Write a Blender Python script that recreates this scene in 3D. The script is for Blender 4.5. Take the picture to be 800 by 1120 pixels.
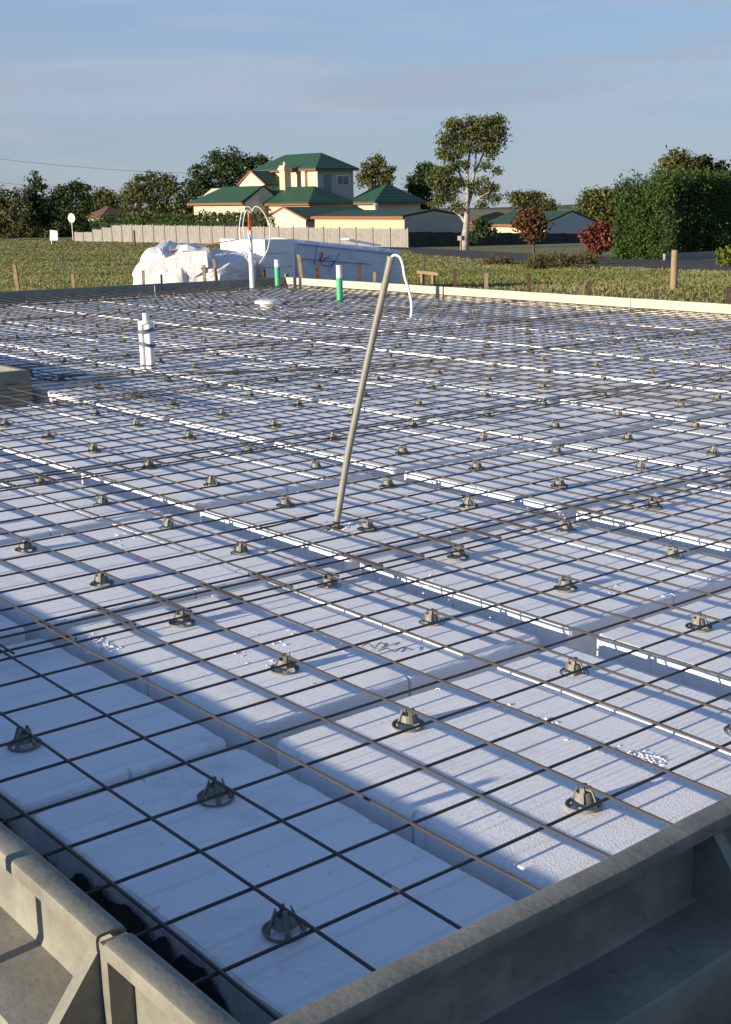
import bpy, bmesh, math, random
import numpy as np
from mathutils import Vector, Matrix

random.seed(7); RNG = np.random.default_rng(7)
for o in list(bpy.data.objects):
    bpy.data.objects.remove(o)
S = bpy.context.scene
COL = S.collection

# ------------------------------------------------------------------ camera
CAM = Vector((2.5547, -1.0052, 1.5551))
RX = Vector((0.66017021, 0.75106259, -0.00895987))
UX = Vector((-0.16857018, 0.15977346, 0.97265438))
FX = Vector((-0.73195586, 0.64060708, -0.23208444))
FOC, PX, PY = 1408.64, 484.88, 560.62            # photo pixels (800 x 1120)
cd = bpy.data.cameras.new('camera'); cam = bpy.data.objects.new('camera', cd); COL.objects.link(cam)
cam.matrix_world = Matrix(((RX.x, UX.x, -FX.x, CAM.x), (RX.y, UX.y, -FX.y, CAM.y), (RX.z, UX.z, -FX.z, CAM.z), (0, 0, 0, 1)))
cd.sensor_fit = 'VERTICAL'; cd.sensor_height = 36; cd.sensor_width = 36
cd.lens = FOC / 1120 * 36
cd.shift_x = (400 - PX) / 1120; cd.shift_y = (PY - 560) / 1120
cd.clip_start = 0.05; cd.clip_end = 12000
S.camera = cam
S.render.resolution_x = 731; S.render.resolution_y = 1024

# ------------------------------------------------------------------ light
SUN_ELEV = math.radians(10.5)
travel = Vector((0.10, 1.0, 0)).normalized() * math.cos(SUN_ELEV) + Vector((0, 0, -math.sin(SUN_ELEV)))
ld = bpy.data.lights.new('sun', 'SUN'); sun = bpy.data.objects.new('sun', ld); COL.objects.link(sun)
ld.energy = 4.9; ld.angle = math.radians(0.5); ld.color = (1.0, 0.86, 0.66)
sun.rotation_euler = travel.to_track_quat('-Z', 'Y').to_euler(); sun.location = (0, -20, 12)

W = bpy.data.worlds.new('World'); S.world = W; W.use_nodes = True
nt = W.node_tree; nt.nodes.clear()
def N(t, kind, **kw):
    n = t.nodes.new(kind)
    for k, v in kw.items():
        if k in n.inputs.keys(): n.inputs[k].default_value = v
        else: setattr(n, k, v)
    return n
sky = N(nt, 'ShaderNodeTexSky', sky_type='NISHITA', sun_disc=False)
sky.sun_elevation = SUN_ELEV
sky.sun_rotation = math.atan2(-travel.x, -travel.y)
sky.altitude = 0; sky.air_density = 1.0; sky.dust_density = 0.2; sky.ozone_density = 6.0
bg = N(nt, 'ShaderNodeBackground', Strength=0.12)
tc = N(nt, 'ShaderNodeTexCoord')
mp = N(nt, 'ShaderNodeMapping'); mp.inputs['Scale'].default_value = (1.2, 1.2, 7.0)
nz = N(nt, 'ShaderNodeTexNoise', Scale=2.2, Detail=6.0, Roughness=0.62, Distortion=0.6)
rp = N(nt, 'ShaderNodeMapRange'); rp.inputs[1].default_value = 0.46; rp.inputs[2].default_value = 0.75; rp.inputs[3].default_value = 0.0; rp.inputs[4].default_value = 0.45
mx = N(nt, 'ShaderNodeMix', data_type='RGBA')
nt.links.new(tc.outputs['Generated'], mp.inputs['Vector']); nt.links.new(mp.outputs['Vector'], nz.inputs['Vector'])
nt.links.new(nz.outputs['Fac'], rp.inputs['Value'])
# thin high veil, thickest low down, thinning towards the zenith
sx = N(nt, 'ShaderNodeSeparateXYZ'); nt.links.new(tc.outputs['Generated'], sx.inputs[0])
hz = N(nt, 'ShaderNodeMapRange'); hz.inputs[1].default_value = 0.08; hz.inputs[2].default_value = 0.55; hz.inputs[3].default_value = 0.80; hz.inputs[4].default_value = 0.04
nt.links.new(sx.outputs['Z'], hz.inputs['Value'])
ad = N(nt, 'ShaderNodeMath', operation='ADD', use_clamp=True); nt.links.new(hz.outputs['Result'], ad.inputs[0]); nt.links.new(rp.outputs['Result'], ad.inputs[1])
nt.links.new(ad.outputs[0], mx.inputs['Factor'])
nt.links.new(sky.outputs['Color'], mx.inputs[6]); 
hc_ = N(nt, 'ShaderNodeMapRange'); hc_.inputs[1].default_value = 0.0; hc_.inputs[2].default_value = 0.15; nt.links.new(sx.outputs['Z'], hc_.inputs['Value'])
vm = N(nt, 'ShaderNodeMix', data_type='RGBA'); vm.inputs[6].default_value = (1.95, 2.22, 2.55, 1); vm.inputs[7].default_value = (1.78, 2.22, 2.95, 1)
nt.links.new(hc_.outputs['Result'], vm.inputs['Factor']); nt.links.new(vm.outputs[2], mx.inputs[7])
# faint pale streaks of cirrus
mp2 = N(nt, 'ShaderNodeMapping'); mp2.inputs['Scale'].default_value = (2.0, 2.0, 16.0); mp2.inputs['Rotation'].default_value = (0.06, 0.03, 0.4)
nz2 = N(nt, 'ShaderNodeTexNoise', Scale=2.0, Detail=5.0, Roughness=0.55, Distortion=0.8)
rp2 = N(nt, 'ShaderNodeMapRange'); rp2.inputs[1].default_value = 0.45; rp2.inputs[2].default_value = 0.80; rp2.inputs[3].default_value = 0.0; rp2.inputs[4].default_value = 0.55
mx2 = N(nt, 'ShaderNodeMix', data_type='RGBA'); mx2.inputs[7].default_value = (2.45, 2.70, 3.15, 1)
nt.links.new(tc.outputs['Generated'], mp2.inputs['Vector']); nt.links.new(mp2.outputs['Vector'], nz2.inputs['Vector']); nt.links.new(nz2.outputs['Fac'], rp2.inputs['Value'])
nt.links.new(rp2.outputs['Result'], mx2.inputs['Factor']); nt.links.new(mx.outputs[2], mx2.inputs[6]); nt.links.new(mx2.outputs[2], bg.inputs['Color'])
wo = N(nt, 'ShaderNodeOutputWorld'); nt.links.new(bg.outputs['Background'], wo.inputs['Surface'])
vs = S.view_settings
vs.view_transform = 'Standard'; vs.look = 'None'; vs.gamma = 1; vs.use_curve_mapping = False
vs.exposure = 0.76

# ------------------------------------------------------------------ pixel -> place helpers
FH = Vector((FX.x, FX.y, 0)).normalized(); RH = Vector((RX.x, RX.y, 0)).normalized()
DROP = [(0, 0.0), (24, 0.0), (40, 0.55), (60, 1.15), (85, 1.6), (120, 2.0), (250, 2.8), (900, 5.0), (9000, 22.0)]
def drop(d):
    if d <= 0: return 0.0
    for (a, za), (b, zb) in zip(DROP, DROP[1:]):
        if d <= b: return za + (zb - za) * (d - a) / (b - a)
    return DROP[-1][1]
def zg(x, y):
    return -drop((x - CAM.x) * FH.x + (y - CAM.y) * FH.y)
def ray(px, py):
    return RX * ((px - PX) / FOC) - UX * ((py - PY) / FOC) + FX
def P(px, py, d):
    """point on the pixel's ray at horizontal forward distance d"""
    r = ray(px, py); return CAM + r * (d / r.dot(FH))
def Z(px, py, z):
    r = ray(px, py); return CAM + r * ((z - CAM.z) / r.z)
def G(px, py):
    """where the pixel's ray meets the ground"""
    d = 1.0
    while d < 3000:
        q = P(px, py, d)
        if q.z <= zg(q.x, q.y): break
        d *= 1.004
    q.z = zg(q.x, q.y); return q
def onX(px, py, X):
    r = ray(px, py); return CAM + r * ((X - CAM.x) / r.x)
def onY(px, py, Y):
    r = ray(px, py); return CAM + r * ((Y - CAM.y) / r.y)
def dist(p):
    return (p[0] - CAM.x) * FH.x + (p[1] - CAM.y) * FH.y

# ------------------------------------------------------------------ materials
MATS = {}
def mat(name, col, rough=0.7, metal=0.0, col2=None, nscale=6.0, bump=0.0, bscale=60.0, spec=0.3, detail=5.0, coord='Object', lo=0.35, hi=0.65):
    if name in MATS: return MATS[name]
    m = bpy.data.materials.new(name); m.use_nodes = True; t = m.node_tree
    b = t.nodes['Principled BSDF']; b.inputs['Roughness'].default_value = rough; b.inputs['Metallic'].default_value = metal
    b.inputs['Specular IOR Level'].default_value = spec
    c = N(t, 'ShaderNodeTexCoord')
    if col2 is not None:
        n = N(t, 'ShaderNodeTexNoise', Scale=nscale, Detail=detail, Roughness=0.65)
        t.links.new(c.outputs[coord], n.inputs['Vector'])
        r = N(t, 'ShaderNodeMapRange'); r.inputs[1].default_value = lo; r.inputs[2].default_value = hi
        t.links.new(n.outputs['Fac'], r.inputs['Value'])
        x = N(t, 'ShaderNodeMix', data_type='RGBA'); x.inputs[6].default_value = (*col, 1); x.inputs[7].default_value = (*col2, 1)
        t.links.new(r.outputs['Result'], x.inputs['Factor']); t.links.new(x.outputs[2], b.inputs['Base Color'])
    else:
        b.inputs['Base Color'].default_value = (*col, 1)
    if bump:
        n2 = N(t, 'ShaderNodeTexNoise', Scale=bscale, Detail=3.0); t.links.new(c.outputs[coord], n2.inputs['Vector'])
        bp = N(t, 'ShaderNodeBump', Strength=1.0, Distance=bump); t.links.new(n2.outputs['Fac'], bp.inputs['Height'])
        t.links.new(bp.outputs['Normal'], b.inputs['Normal'])
    MATS[name] = m; return m

def leaf_mat(name, c1, c2, trans=0.25):
    m = bpy.data.materials.new(name); m.use_nodes = True; t = m.node_tree
    b = t.nodes['Principled BSDF']; b.inputs['Roughness'].default_value = 0.6; b.inputs['Specular IOR Level'].default_value = 0.25
    a = N(t, 'ShaderNodeAttribute', attribute_name='tint')
    x = N(t, 'ShaderNodeMix', data_type='RGBA'); x.inputs[6].default_value = (*c1, 1); x.inputs[7].default_value = (*c2, 1)
    t.links.new(a.outputs['Fac'], x.inputs['Factor']); t.links.new(x.outputs[2], b.inputs['Base Color'])
    tr = N(t, 'ShaderNodeBsdfTranslucent'); t.links.new(x.outputs[2], tr.inputs['Color'])
    ms = N(t, 'ShaderNodeMixShader', Fac=trans)
    t.links.new(b.outputs[0], ms.inputs[1]); t.links.new(tr.outputs[0], ms.inputs[2])
    t.links.new(ms.outputs[0], t.nodes['Material Output'].inputs['Surface'])
    MATS[name] = m; return m

def foam_mat():
    m = bpy.data.materials.new('foam'); m.use_nodes = True; t = m.node_tree; MATS['foam'] = m
    b = t.nodes['Principled BSDF']; b.inputs['Roughness'].default_value = 0.75; b.inputs['Specular IOR Level'].default_value = 0.2
    g = N(t, 'ShaderNodeTexCoord'); oi = N(t, 'ShaderNodeObjectInfo')
    add = N(t, 'ShaderNodeVectorMath', operation='ADD'); sc = N(t, 'ShaderNodeVectorMath', operation='SCALE'); sc.inputs['Scale'].default_value = 1.0
    t.links.new(oi.outputs['Location'], sc.inputs[0]); t.links.new(g.outputs['Object'], add.inputs[0]); t.links.new(sc.outputs[0], add.inputs[1])
    V = add.outputs[0]
    # grime: foot scuffs and mud flecks
    n1 = N(t, 'ShaderNodeTexNoise', Scale=3.2, Detail=7.0, Roughness=0.72); t.links.new(V, n1.inputs['Vector'])
    r1 = N(t, 'ShaderNodeMapRange'); r1.inputs[1].default_value = 0.56; r1.inputs[2].default_value = 0.80; r1.inputs[4].default_value = 0.55
    t.links.new(n1.outputs['Fac'], r1.inputs['Value'])
    x1 = N(t, 'ShaderNodeMix', data_type='RGBA'); x1.inputs[6].default_value = (0.86, 0.86, 0.87, 1); x1.inputs[7].default_value = (0.42, 0.40, 0.37, 1)
    t.links.new(r1.outputs['Result'], x1.inputs['Factor'])
    n3 = N(t, 'ShaderNodeTexNoise', Scale=26.0, Detail=4.0); t.links.new(V, n3.inputs['Vector'])
    r3 = N(t, 'ShaderNodeMapRange'); r3.inputs[1].default_value = 0.68; r3.inputs[2].default_value = 0.74; r3.inputs[4].default_value = 0.35
    t.links.new(n3.outputs['Fac'], r3.inputs['Value'])
    x2 = N(t, 'ShaderNodeMix', data_type='RGBA'); x2.inputs[7].default_value = (0.30, 0.27, 0.23, 1)
    t.links.new(x1.outputs[2], x2.inputs[6]); t.links.new(r3.outputs['Result'], x2.inputs['Factor'])
    # faint moulding lines across the block
    wl = N(t, 'ShaderNodeTexWave', wave_type='BANDS', bands_direction='X', Scale=2.6, Distortion=0.35, Detail=2.0); t.links.new(V, wl.inputs['Vector'])
    rl = N(t, 'ShaderNodeMapRange'); rl.inputs[1].default_value = 0.965; rl.inputs[2].default_value = 1.0; rl.inputs[4].default_value = 0.30; t.links.new(wl.outputs['Fac'], rl.inputs['Value'])
    nl = N(t, 'ShaderNodeTexNoise', Scale=4.5, Detail=3.0); t.links.new(V, nl.inputs['Vector'])
    ml = N(t, 'ShaderNodeMath', operation='MULTIPLY'); t.links.new(rl.outputs['Result'], ml.inputs[0]); t.links.new(nl.outputs['Fac'], ml.inputs[1])
    x3 = N(t, 'ShaderNodeMix', data_type='RGBA'); x3.inputs[7].default_value = (0.30, 0.30, 0.33, 1); t.links.new(x2.outputs[2], x3.inputs[6]); t.links.new(ml.outputs[0], x3.inputs['Factor'])
    t.links.new(x3.outputs[2], b.inputs['Base Color'])
    # relief: beads + hot wire ripple across the block
    wv = N(t, 'ShaderNodeTexWave', wave_type='BANDS', bands_direction='X', Scale=15.0, Distortion=1.2, Detail=1.0); t.links.new(V, wv.inputs['Vector'])
    n4 = N(t, 'ShaderNodeTexNoise', Scale=2.0, Detail=2.0); t.links.new(V, n4.inputs['Vector'])
    r4 = N(t, 'ShaderNodeMapRange'); r4.inputs[1].default_value = 0.45; r4.inputs[2].default_value = 0.6; r4.inputs[4].default_value = 0.7
    t.links.new(n4.outputs['Fac'], r4.inputs['Value'])
    mm = N(t, 'ShaderNodeMath', operation='MULTIPLY'); t.links.new(wv.outputs['Fac'], mm.inputs[0]); t.links.new(r4.outputs['Result'], mm.inputs[1])
    vo = N(t, 'ShaderNodeTexVoronoi', Scale=190.0); t.links.new(V, vo.inputs['Vector'])
    n5 = N(t, 'ShaderNodeTexNoise', Scale=45.0, Detail=4.0); t.links.new(V, n5.inputs['Vector'])
    b1 = N(t, 'ShaderNodeBump', Strength=0.8, Distance=0.0022); t.links.new(mm.outputs[0], b1.inputs['Height'])
    b2 = N(t, 'ShaderNodeBump', Strength=0.45, Distance=0.0011); t.links.new(vo.outputs['Distance'], b2.inputs['Height']); t.links.new(b1.outputs['Normal'], b2.inputs['Normal'])
    b3 = N(t, 'ShaderNodeBump', Strength=0.45, Distance=0.0014); t.links.new(n5.outputs['Fac'], b3.inputs['Height']); t.links.new(b2.outputs['Normal'], b3.inputs['Normal'])
    t.links.new(b3.outputs['Normal'], b.inputs['Normal'])
    return m

def wave_mat(name, col, col2, axis, scale, bump, rough=0.6, spec=0.3, metal=0.0):
    m = mat(name, col, rough, metal, col2, 3.0, spec=spec); t = m.node_tree; b = t.nodes['Principled BSDF']
    c = N(t, 'ShaderNodeTexCoord'); w = N(t, 'ShaderNodeTexWave', wave_type='BANDS', bands_direction=axis, Scale=scale)
    t.links.new(c.outputs['Object'], w.inputs['Vector'])
    bp = N(t, 'ShaderNodeBump', Strength=1.0, Distance=bump); t.links.new(w.outputs['Fac'], bp.inputs['Height']); t.links.new(bp.outputs['Normal'], b.inputs['Normal'])
    return m

FOAM = foam_mat()
STEEL_Y = wave_mat('rusty_bar_y', (0.038, 0.036, 0.035), (0.066, 0.056, 0.050), 'Y', 40.0, 0.0007, 0.5, 0.4)
STEEL_X = wave_mat('rusty_bar_x', (0.038, 0.036, 0.035), (0.066, 0.056, 0.050), 'X', 40.0, 0.0007, 0.5, 0.4)
def form_mat():
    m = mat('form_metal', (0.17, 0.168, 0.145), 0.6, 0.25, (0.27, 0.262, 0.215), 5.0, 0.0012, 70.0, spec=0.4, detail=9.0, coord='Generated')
    t = m.node_tree; b = t.nodes['Principled BSDF']
    geo = N(t, 'ShaderNodeNewGeometry')
    for n in t.nodes:
        if n.bl_idname == 'ShaderNodeTexNoise':
            t.links.new(geo.outputs['Position'], n.inputs['Vector'])
    # rust and concrete splash stains
    src = b.inputs['Base Color'].links[0].from_socket
    n2 = N(t, 'ShaderNodeTexNoise', Scale=22.0, Detail=9.0, Roughness=0.75); t.links.new(geo.outputs['Position'], n2.inputs['Vector'])
    r2 = N(t, 'ShaderNodeMapRange'); r2.inputs[1].default_value = 0.58; r2.inputs[2].default_value = 0.72; r2.inputs[4].default_value = 0.8
    t.links.new(n2.outputs['Fac'], r2.inputs['Value'])
    x = N(t, 'ShaderNodeMix', data_type='RGBA'); x.inputs[7].default_value = (0.085, 0.068, 0.048, 1)
    t.links.new(src, x.inputs[6]); t.links.new(r2.outputs['Result'], x.inputs['Factor'])
    n3 = N(t, 'ShaderNodeTexNoise', Scale=3.0, Detail=6.0, Roughness=0.7); t.links.new(geo.outputs['Position'], n3.inputs['Vector'])
    r3 = N(t, 'ShaderNodeMapRange'); r3.inputs[1].default_value = 0.55; r3.inputs[2].default_value = 0.7; r3.inputs[4].default_value = 0.6
    t.links.new(n3.outputs['Fac'], r3.inputs['Value'])
    y = N(t, 'ShaderNodeMix', data_type='RGBA'); y.inputs[7].default_value = (0.36, 0.345, 0.29, 1)
    t.links.new(x.outputs[2], y.inputs[6]); t.links.new(r3.outputs['Result'], y.inputs['Factor'])
    t.links.new(y.outputs[2], b.inputs['Base Color'])
    return m
FORM = form_mat()
PALEF = mat('pale_form', (0.42, 0.39, 0.31), 0.75, 0, (0.52, 0.48, 0.39), 4.0, 0.001, 60.0, detail=8.0)  # lighter copy of the form colour, brightening the sunlit far right lengths
MEMB = mat('black_membrane', (0.03, 0.033, 0.038), 0.4, 0, (0.075, 0.075, 0.08), 9.0, 0.006, 14.0, spec=0.5)
CHAIR = mat('grey_plastic', (0.17, 0.168, 0.145), 0.5, 0, (0.24, 0.235, 0.20), 30.0)
PVC = mat('white_pvc', (0.78, 0.78, 0.76), 0.35, 0, (0.68, 0.68, 0.66), 12.0, spec=0.5)
PVCG = mat('green_pvc', (0.05, 0.42, 0.20), 0.4, 0, (0.04, 0.34, 0.17), 12.0, spec=0.5)
ORNG = mat('orange_conduit', (0.70, 0.16, 0.05), 0.45, 0, (0.55, 0.12, 0.04), 12.0)
CONDUIT = mat('grey_conduit', (0.25, 0.24, 0.20), 0.5, 0, (0.20, 0.19, 0.155), 12.0, spec=0.4)
CABLE = mat('white_cable', (0.78, 0.78, 0.76), 0.4)
TAPE = mat('grey_tape', (0.10, 0.12, 0.14), 0.5)
WOOD = mat('weathered_stake', (0.22, 0.15, 0.09), 0.85, 0, (0.32, 0.24, 0.15), 18.0, 0.002, 60.0)
DWOOD = mat('dark_stake', (0.055, 0.038, 0.026), 0.8, 0, (0.10, 0.06, 0.035), 18.0, 0.002, 60.0)
PINE = mat('pine_timber', (0.50, 0.33, 0.16), 0.75, 0, (0.40, 0.26, 0.12), 10.0)
RUST = mat('rusty_steel', (0.08, 0.045, 0.03), 0.75, 0.2, (0.15, 0.075, 0.04), 25.0, 0.001, 90.0)
SOIL = mat('soil', (0.07, 0.05, 0.034), 0.95, 0, (0.14, 0.105, 0.07), 5.0, 0.03, 9.0)
ASPH = mat('asphalt', (0.045, 0.045, 0.047), 0.9, 0, (0.065, 0.063, 0.060), 3.0)
FIELD = mat('field', (0.13, 0.15, 0.04), 0.95, 0, (0.23, 0.20, 0.09), 0.35, 0.05, 3.0, detail=9.0)
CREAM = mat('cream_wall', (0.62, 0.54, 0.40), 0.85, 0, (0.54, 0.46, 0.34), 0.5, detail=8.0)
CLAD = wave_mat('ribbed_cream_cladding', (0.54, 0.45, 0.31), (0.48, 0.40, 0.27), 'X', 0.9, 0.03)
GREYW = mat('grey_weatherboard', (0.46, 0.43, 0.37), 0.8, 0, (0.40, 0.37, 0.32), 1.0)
ROOF = wave_mat('green_roof_sheet', (0.020, 0.064, 0.032), (0.030, 0.082, 0.044), 'X', 0.8, 0.05, 0.55, 0.35)
FASC = mat('red_fascia', (0.27, 0.085, 0.04), 0.6)
GUTT = mat('dark_green_trim', (0.012, 0.045, 0.03), 0.5)
GLASS = mat('window_glass', (0.03, 0.035, 0.04), 0.08, 0, spec=0.8)
FRAME = mat('white_frame', (0.7, 0.7, 0.66), 0.5)
FENCE = mat('grey_paling', (0.23, 0.215, 0.195), 0.9, 0, (0.31, 0.292, 0.265), 2.5)
DFENCE = mat('dark_fence_sheet', (0.018, 0.028, 0.026), 0.6, 0, (0.024, 0.034, 0.03), 1.0)
BRICKROOF = mat('brown_tile_roof', (0.12, 0.06, 0.04), 0.8, 0, (0.16, 0.08, 0.05), 2.0)
CHIM = mat('chimney_render', (0.55, 0.46, 0.33), 0.85, 0, (0.45, 0.36, 0.25), 3.0)
WRAP = mat('clear_wrap', (0.74, 0.73, 0.74), 0.32, 0, (0.62, 0.60, 0.60), 2.0, 0.05, 3.5, spec=0.6)
WRAPB = mat('wrapped_foam', (0.68, 0.70, 0.78), 0.30, 0, (0.60, 0.63, 0.74), 1.5, 0.03, 4.0, spec=0.6)
BLUEP = mat('blue_print', (0.05, 0.09, 0.27), 0.5)
REDP = mat('red_strap', (0.55, 0.06, 0.04), 0.5)
PINK = mat('pink_strip', (0.40, 0.22, 0.20), 0.6)
BARK = mat('pale_bark', (0.42, 0.38, 0.33), 0.85, 0, (0.22, 0.195, 0.17), 3.0, 0.01, 12.0)
DBARK = mat('dark_bark', (0.07, 0.05, 0.035), 0.9, 0, (0.12, 0.085, 0.06), 3.0, 0.01, 12.0)
SIGNW = mat('sign_white', (0.80, 0.80, 0.80), 0.5)
SIGNR = mat('sign_red', (0.5, 0.06, 0.04), 0.5)
METAL = mat('galvanised', (0.45, 0.46, 0.46), 0.4, 0.7)
L_GUM = leaf_mat('gum_leaves', (0.045, 0.066, 0.020), (0.17, 0.175, 0.055))
L_OLIVE = leaf_mat('olive_leaves', (0.050, 0.066, 0.020), (0.16, 0.160, 0.048))
L_DARK = leaf_mat('dark_leaves', (0.020, 0.042, 0.014), (0.075, 0.105, 0.032))
L_HEDGE = leaf_mat('hedge_leaves', (0.023, 0.050, 0.010), (0.080, 0.125, 0.027))
L_RED = leaf_mat('red_leaves', (0.11, 0.030, 0.020), (0.24, 0.085, 0.045))
L_BROWN = leaf_mat('brown_leaves', (0.075, 0.035, 0.016), (0.15, 0.075, 0.03))
L_LIME = leaf_mat('lime_leaves', (0.08, 0.12, 0.02), (0.24, 0.24, 0.04))
L_GRASS = leaf_mat('grass_blades', (0.15, 0.175, 0.045), (0.32, 0.285, 0.13), 0.4)
L_DRY = leaf_mat('dry_weed', (0.15, 0.11, 0.05), (0.10, 0.10, 0.035), 0.3)

# ------------------------------------------------------------------ builders
OFF = {}
def tag(o, label=None, cat=None, group=None, kind=None):
    if label: o['label'] = label
    if cat: o['category'] = cat
    if group: o['group'] = group
    if kind: o['kind'] = kind
    return o
def empty(name, loc, label, cat, group=None):
    o = bpy.data.objects.new(name, None); COL.objects.link(o); o.location = loc; o.empty_display_size = 0.1
    OFF[o.name] = Vector(loc); return tag(o, label, cat, group)
def inst(name, me, loc, parent=None, scale=None, rz=0.0):
    o = bpy.data.objects.new(name, me); COL.objects.link(o)
    base = OFF[parent.name] if parent else Vector((0, 0, 0))
    o.location = Vector(loc) - base; o.rotation_euler = (0, 0, rz)
    if scale: o.scale = scale
    o.parent = parent; OFF[o.name] = Vector(loc); return o
class MB:
    def __init__(self): self.v = []; self.f = []
    def add(self, vs, fs):
        n = len(self.v); self.v += [tuple(p) for p in vs]; self.f += [tuple(i + n for i in f) for f in fs]; return self
    def hexa(self, b, t):
        return self.add(list(b) + list(t), [(3, 2, 1, 0), (4, 5, 6, 7), (0, 1, 5, 4), (1, 2, 6, 5), (2, 3, 7, 6), (3, 0, 4, 7)])
    def box(self, x0, x1, y0, y1, z0, z1):
        return self.hexa([(x0, y0, z0), (x1, y0, z0), (x1, y1, z0), (x0, y1, z0)], [(x0, y0, z1), (x1, y0, z1), (x1, y1, z1), (x0, y1, z1)])
    def prism(self, poly, axis_vec):
        """closed polygon (list of Vectors) swept by a vector"""
        n = len(poly); a = Vector(axis_vec)
        vs = [Vector(p) for p in poly] + [Vector(p) + a for p in poly]
        return self.add(vs, [tuple(range(n))[::-1], tuple(range(n, 2 * n))] + [(i, (i + 1) % n, n + (i + 1) % n, n + i) for i in range(n)])
    def tube(self, pts, rad, seg=8):
        pts = [Vector(p) for p in pts]; n = len(pts)
        if not hasattr(rad, '__len__'): rad = [rad] * n
        t0 = (pts[1] - pts[0]).normalized(); a = t0.orthogonal().normalized(); rings = []
        for i in range(n):
            t = ((pts[min(i + 1, n - 1)] - pts[max(i - 1, 0)])).normalized()
            a = (a - t * a.dot(t)).normalized(); b = t.cross(a)
            rings.append([pts[i] + (a * math.cos(2 * math.pi * k / seg) + b * math.sin(2 * math.pi * k / seg)) * rad[i] for k in range(seg)])
        vs = [p for r in rings for p in r]
        fs = [(i * seg + k, i * seg + (k + 1) % seg, (i + 1) * seg + (k + 1) % seg, (i + 1) * seg + k) for i in range(n - 1) for k in range(seg)]
        fs += [tuple(range(seg))[::-1], tuple((n - 1) * seg + k for k in range(seg))]
        return self.add(vs, fs)
    def lathe(self, prof, c=(0, 0, 0), seg=20, closed=True):
        n = len(prof); vs = []
        for k in range(seg):
            a = 2 * math.pi * k / seg
            vs += [(c[0] + r * math.cos(a), c[1] + r * math.sin(a), c[2] + z) for r, z in prof]
        fs = []
        for k in range(seg):
            k2 = (k + 1) % seg
            for i in range(n if closed else n - 1):
                j = (i + 1) % n; fs.append((k * n + i, k2 * n + i, k2 * n + j, k * n + j))
        return self.add(vs, fs)
    def me(self, name, m, smooth=False):
        me = bpy.data.meshes.new(name); me.from_pydata(self.v, [], self.f)
        bm = bmesh.new(); bm.from_mesh(me); bmesh.ops.recalc_face_normals(bm, faces=bm.faces); bm.to_mesh(me); bm.free()
        if smooth:
            me.polygons.foreach_set('use_smooth', [True] * len(me.polygons)); me.set_sharp_from_angle(angle=math.radians(40))
        me.materials.append(m); return me
    def build(self, name, m, parent=None, origin=None, smooth=False):
        base = Vector(origin) if origin is not None else (OFF[parent.name] if parent else Vector((0, 0, 0)))
        self.v = [tuple(Vector(p) - base) for p in self.v]
        return inst(name, self.me(name, m, smooth), base, parent)

def leaf_mesh(name, pts, size, m, aspect=0.55, tint=None, up=None):
    """many small leaf faces; pts (n,3), size (n,)"""
    n = len(pts); pts = np.asarray(pts, float)
    a = RNG.normal(size=(n, 3)); a /= np.linalg.norm(a, axis=1)[:, None]
    if up is not None: a = a * (1 - up) + np.array([0, 0, 1.0]) * up; a /= np.linalg.norm(a, axis=1)[:, None]
    b = np.cross(a, RNG.normal(size=(n, 3))); b /= np.linalg.norm(b, axis=1)[:, None]
    s = np.asarray(size)[:, None]
    v = np.stack([pts - a * s * .5, pts + b * s * aspect * .5, pts + a * s * .5, pts - b * s * aspect * .5], 1).reshape(-1, 3)
    me = bpy.data.meshes.new(name); me.vertices.add(4 * n); me.vertices.foreach_set('co', v.ravel())
    me.loops.add(4 * n); me.loops.foreach_set('vertex_index', np.arange(4 * n)); me.polygons.add(n)
    me.polygons.foreach_set('loop_start', np.arange(n) * 4); me.update(calc_edges=True)
    at = me.attributes.new('tint', 'FLOAT', 'FACE')
    at.data.foreach_set('value', RNG.random(n) if tint is None else np.clip(tint, 0, 1))
    me.materials.append(m); return me

def smooth_path(pts, n=4):
    out = []
    for i in range(len(pts) - 1):
        p0 = pts[max(i - 1, 0)]; p1 = pts[i]; p2 = pts[i + 1]; p3 = pts[min(i + 2, len(pts) - 1)]
        for k in range(n):
            t = k / n; out.append(0.5 * ((2 * p1) + (p2 - p0) * t + (2 * p0 - 5 * p1 + 4 * p2 - p3) * t * t + (3 * p1 - p0 - 3 * p2 + p3) * t ** 3))
    return out + [pts[-1]]
ORD = ['zero', 'one', 'two', 'three', 'four', 'five', 'six', 'seven', 'eight', 'nine', 'ten', 'eleven', 'twelve', 'thirteen', 'fourteen', 'fifteen']
NTH = ['', 'first', 'second', 'third', 'fourth', 'fifth', 'sixth', 'seventh', 'eighth', 'ninth', 'tenth']

# ------------------------------------------------------------------ ground
ZT, ZM, ZP = 0.385, 0.270, 0.225            # form top, mesh, pod top
X0, X1, Y0, Y1 = -16.0, 1.118, -0.13, 11.70  # slab edges
NX, NY = -6.72, 3.02                         # re-entrant corner
def ground():
    ds = [-60, -20, 0, 8, 16, 24, 28, 32, 36, 40, 46, 52, 60, 70, 85, 100, 120, 150, 190, 250, 400, 700, 900, 1800, 4000, 9000]
    ls = [-6000, -2000, -600, -200, -100, -60, -40, -25, -15, -8, 0, 8, 15, 25, 40, 60, 100, 200, 600, 2000, 6000]
    vs = []; fs = []
    for d in ds:
        for l in ls:
            q = CAM + FH * d + RH * l; vs.append((q.x, q.y, -drop(d)))
    n = len(ls)
    for i in range(len(ds) - 1):
        for j in range(n - 1): fs.append((i * n + j, i * n + j + 1, (i + 1) * n + j + 1, (i + 1) * n + j))
    MB().add(vs, fs).build('ground', FIELD)['kind'] = 'structure'
ground()
def sheet(name, poly, z, m):
    o = MB().add([(x, y, z if z is not None else 0) for x, y in poly], [tuple(range(len(poly)))]).build(name, m); o['kind'] = 'structure'; return o
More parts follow.
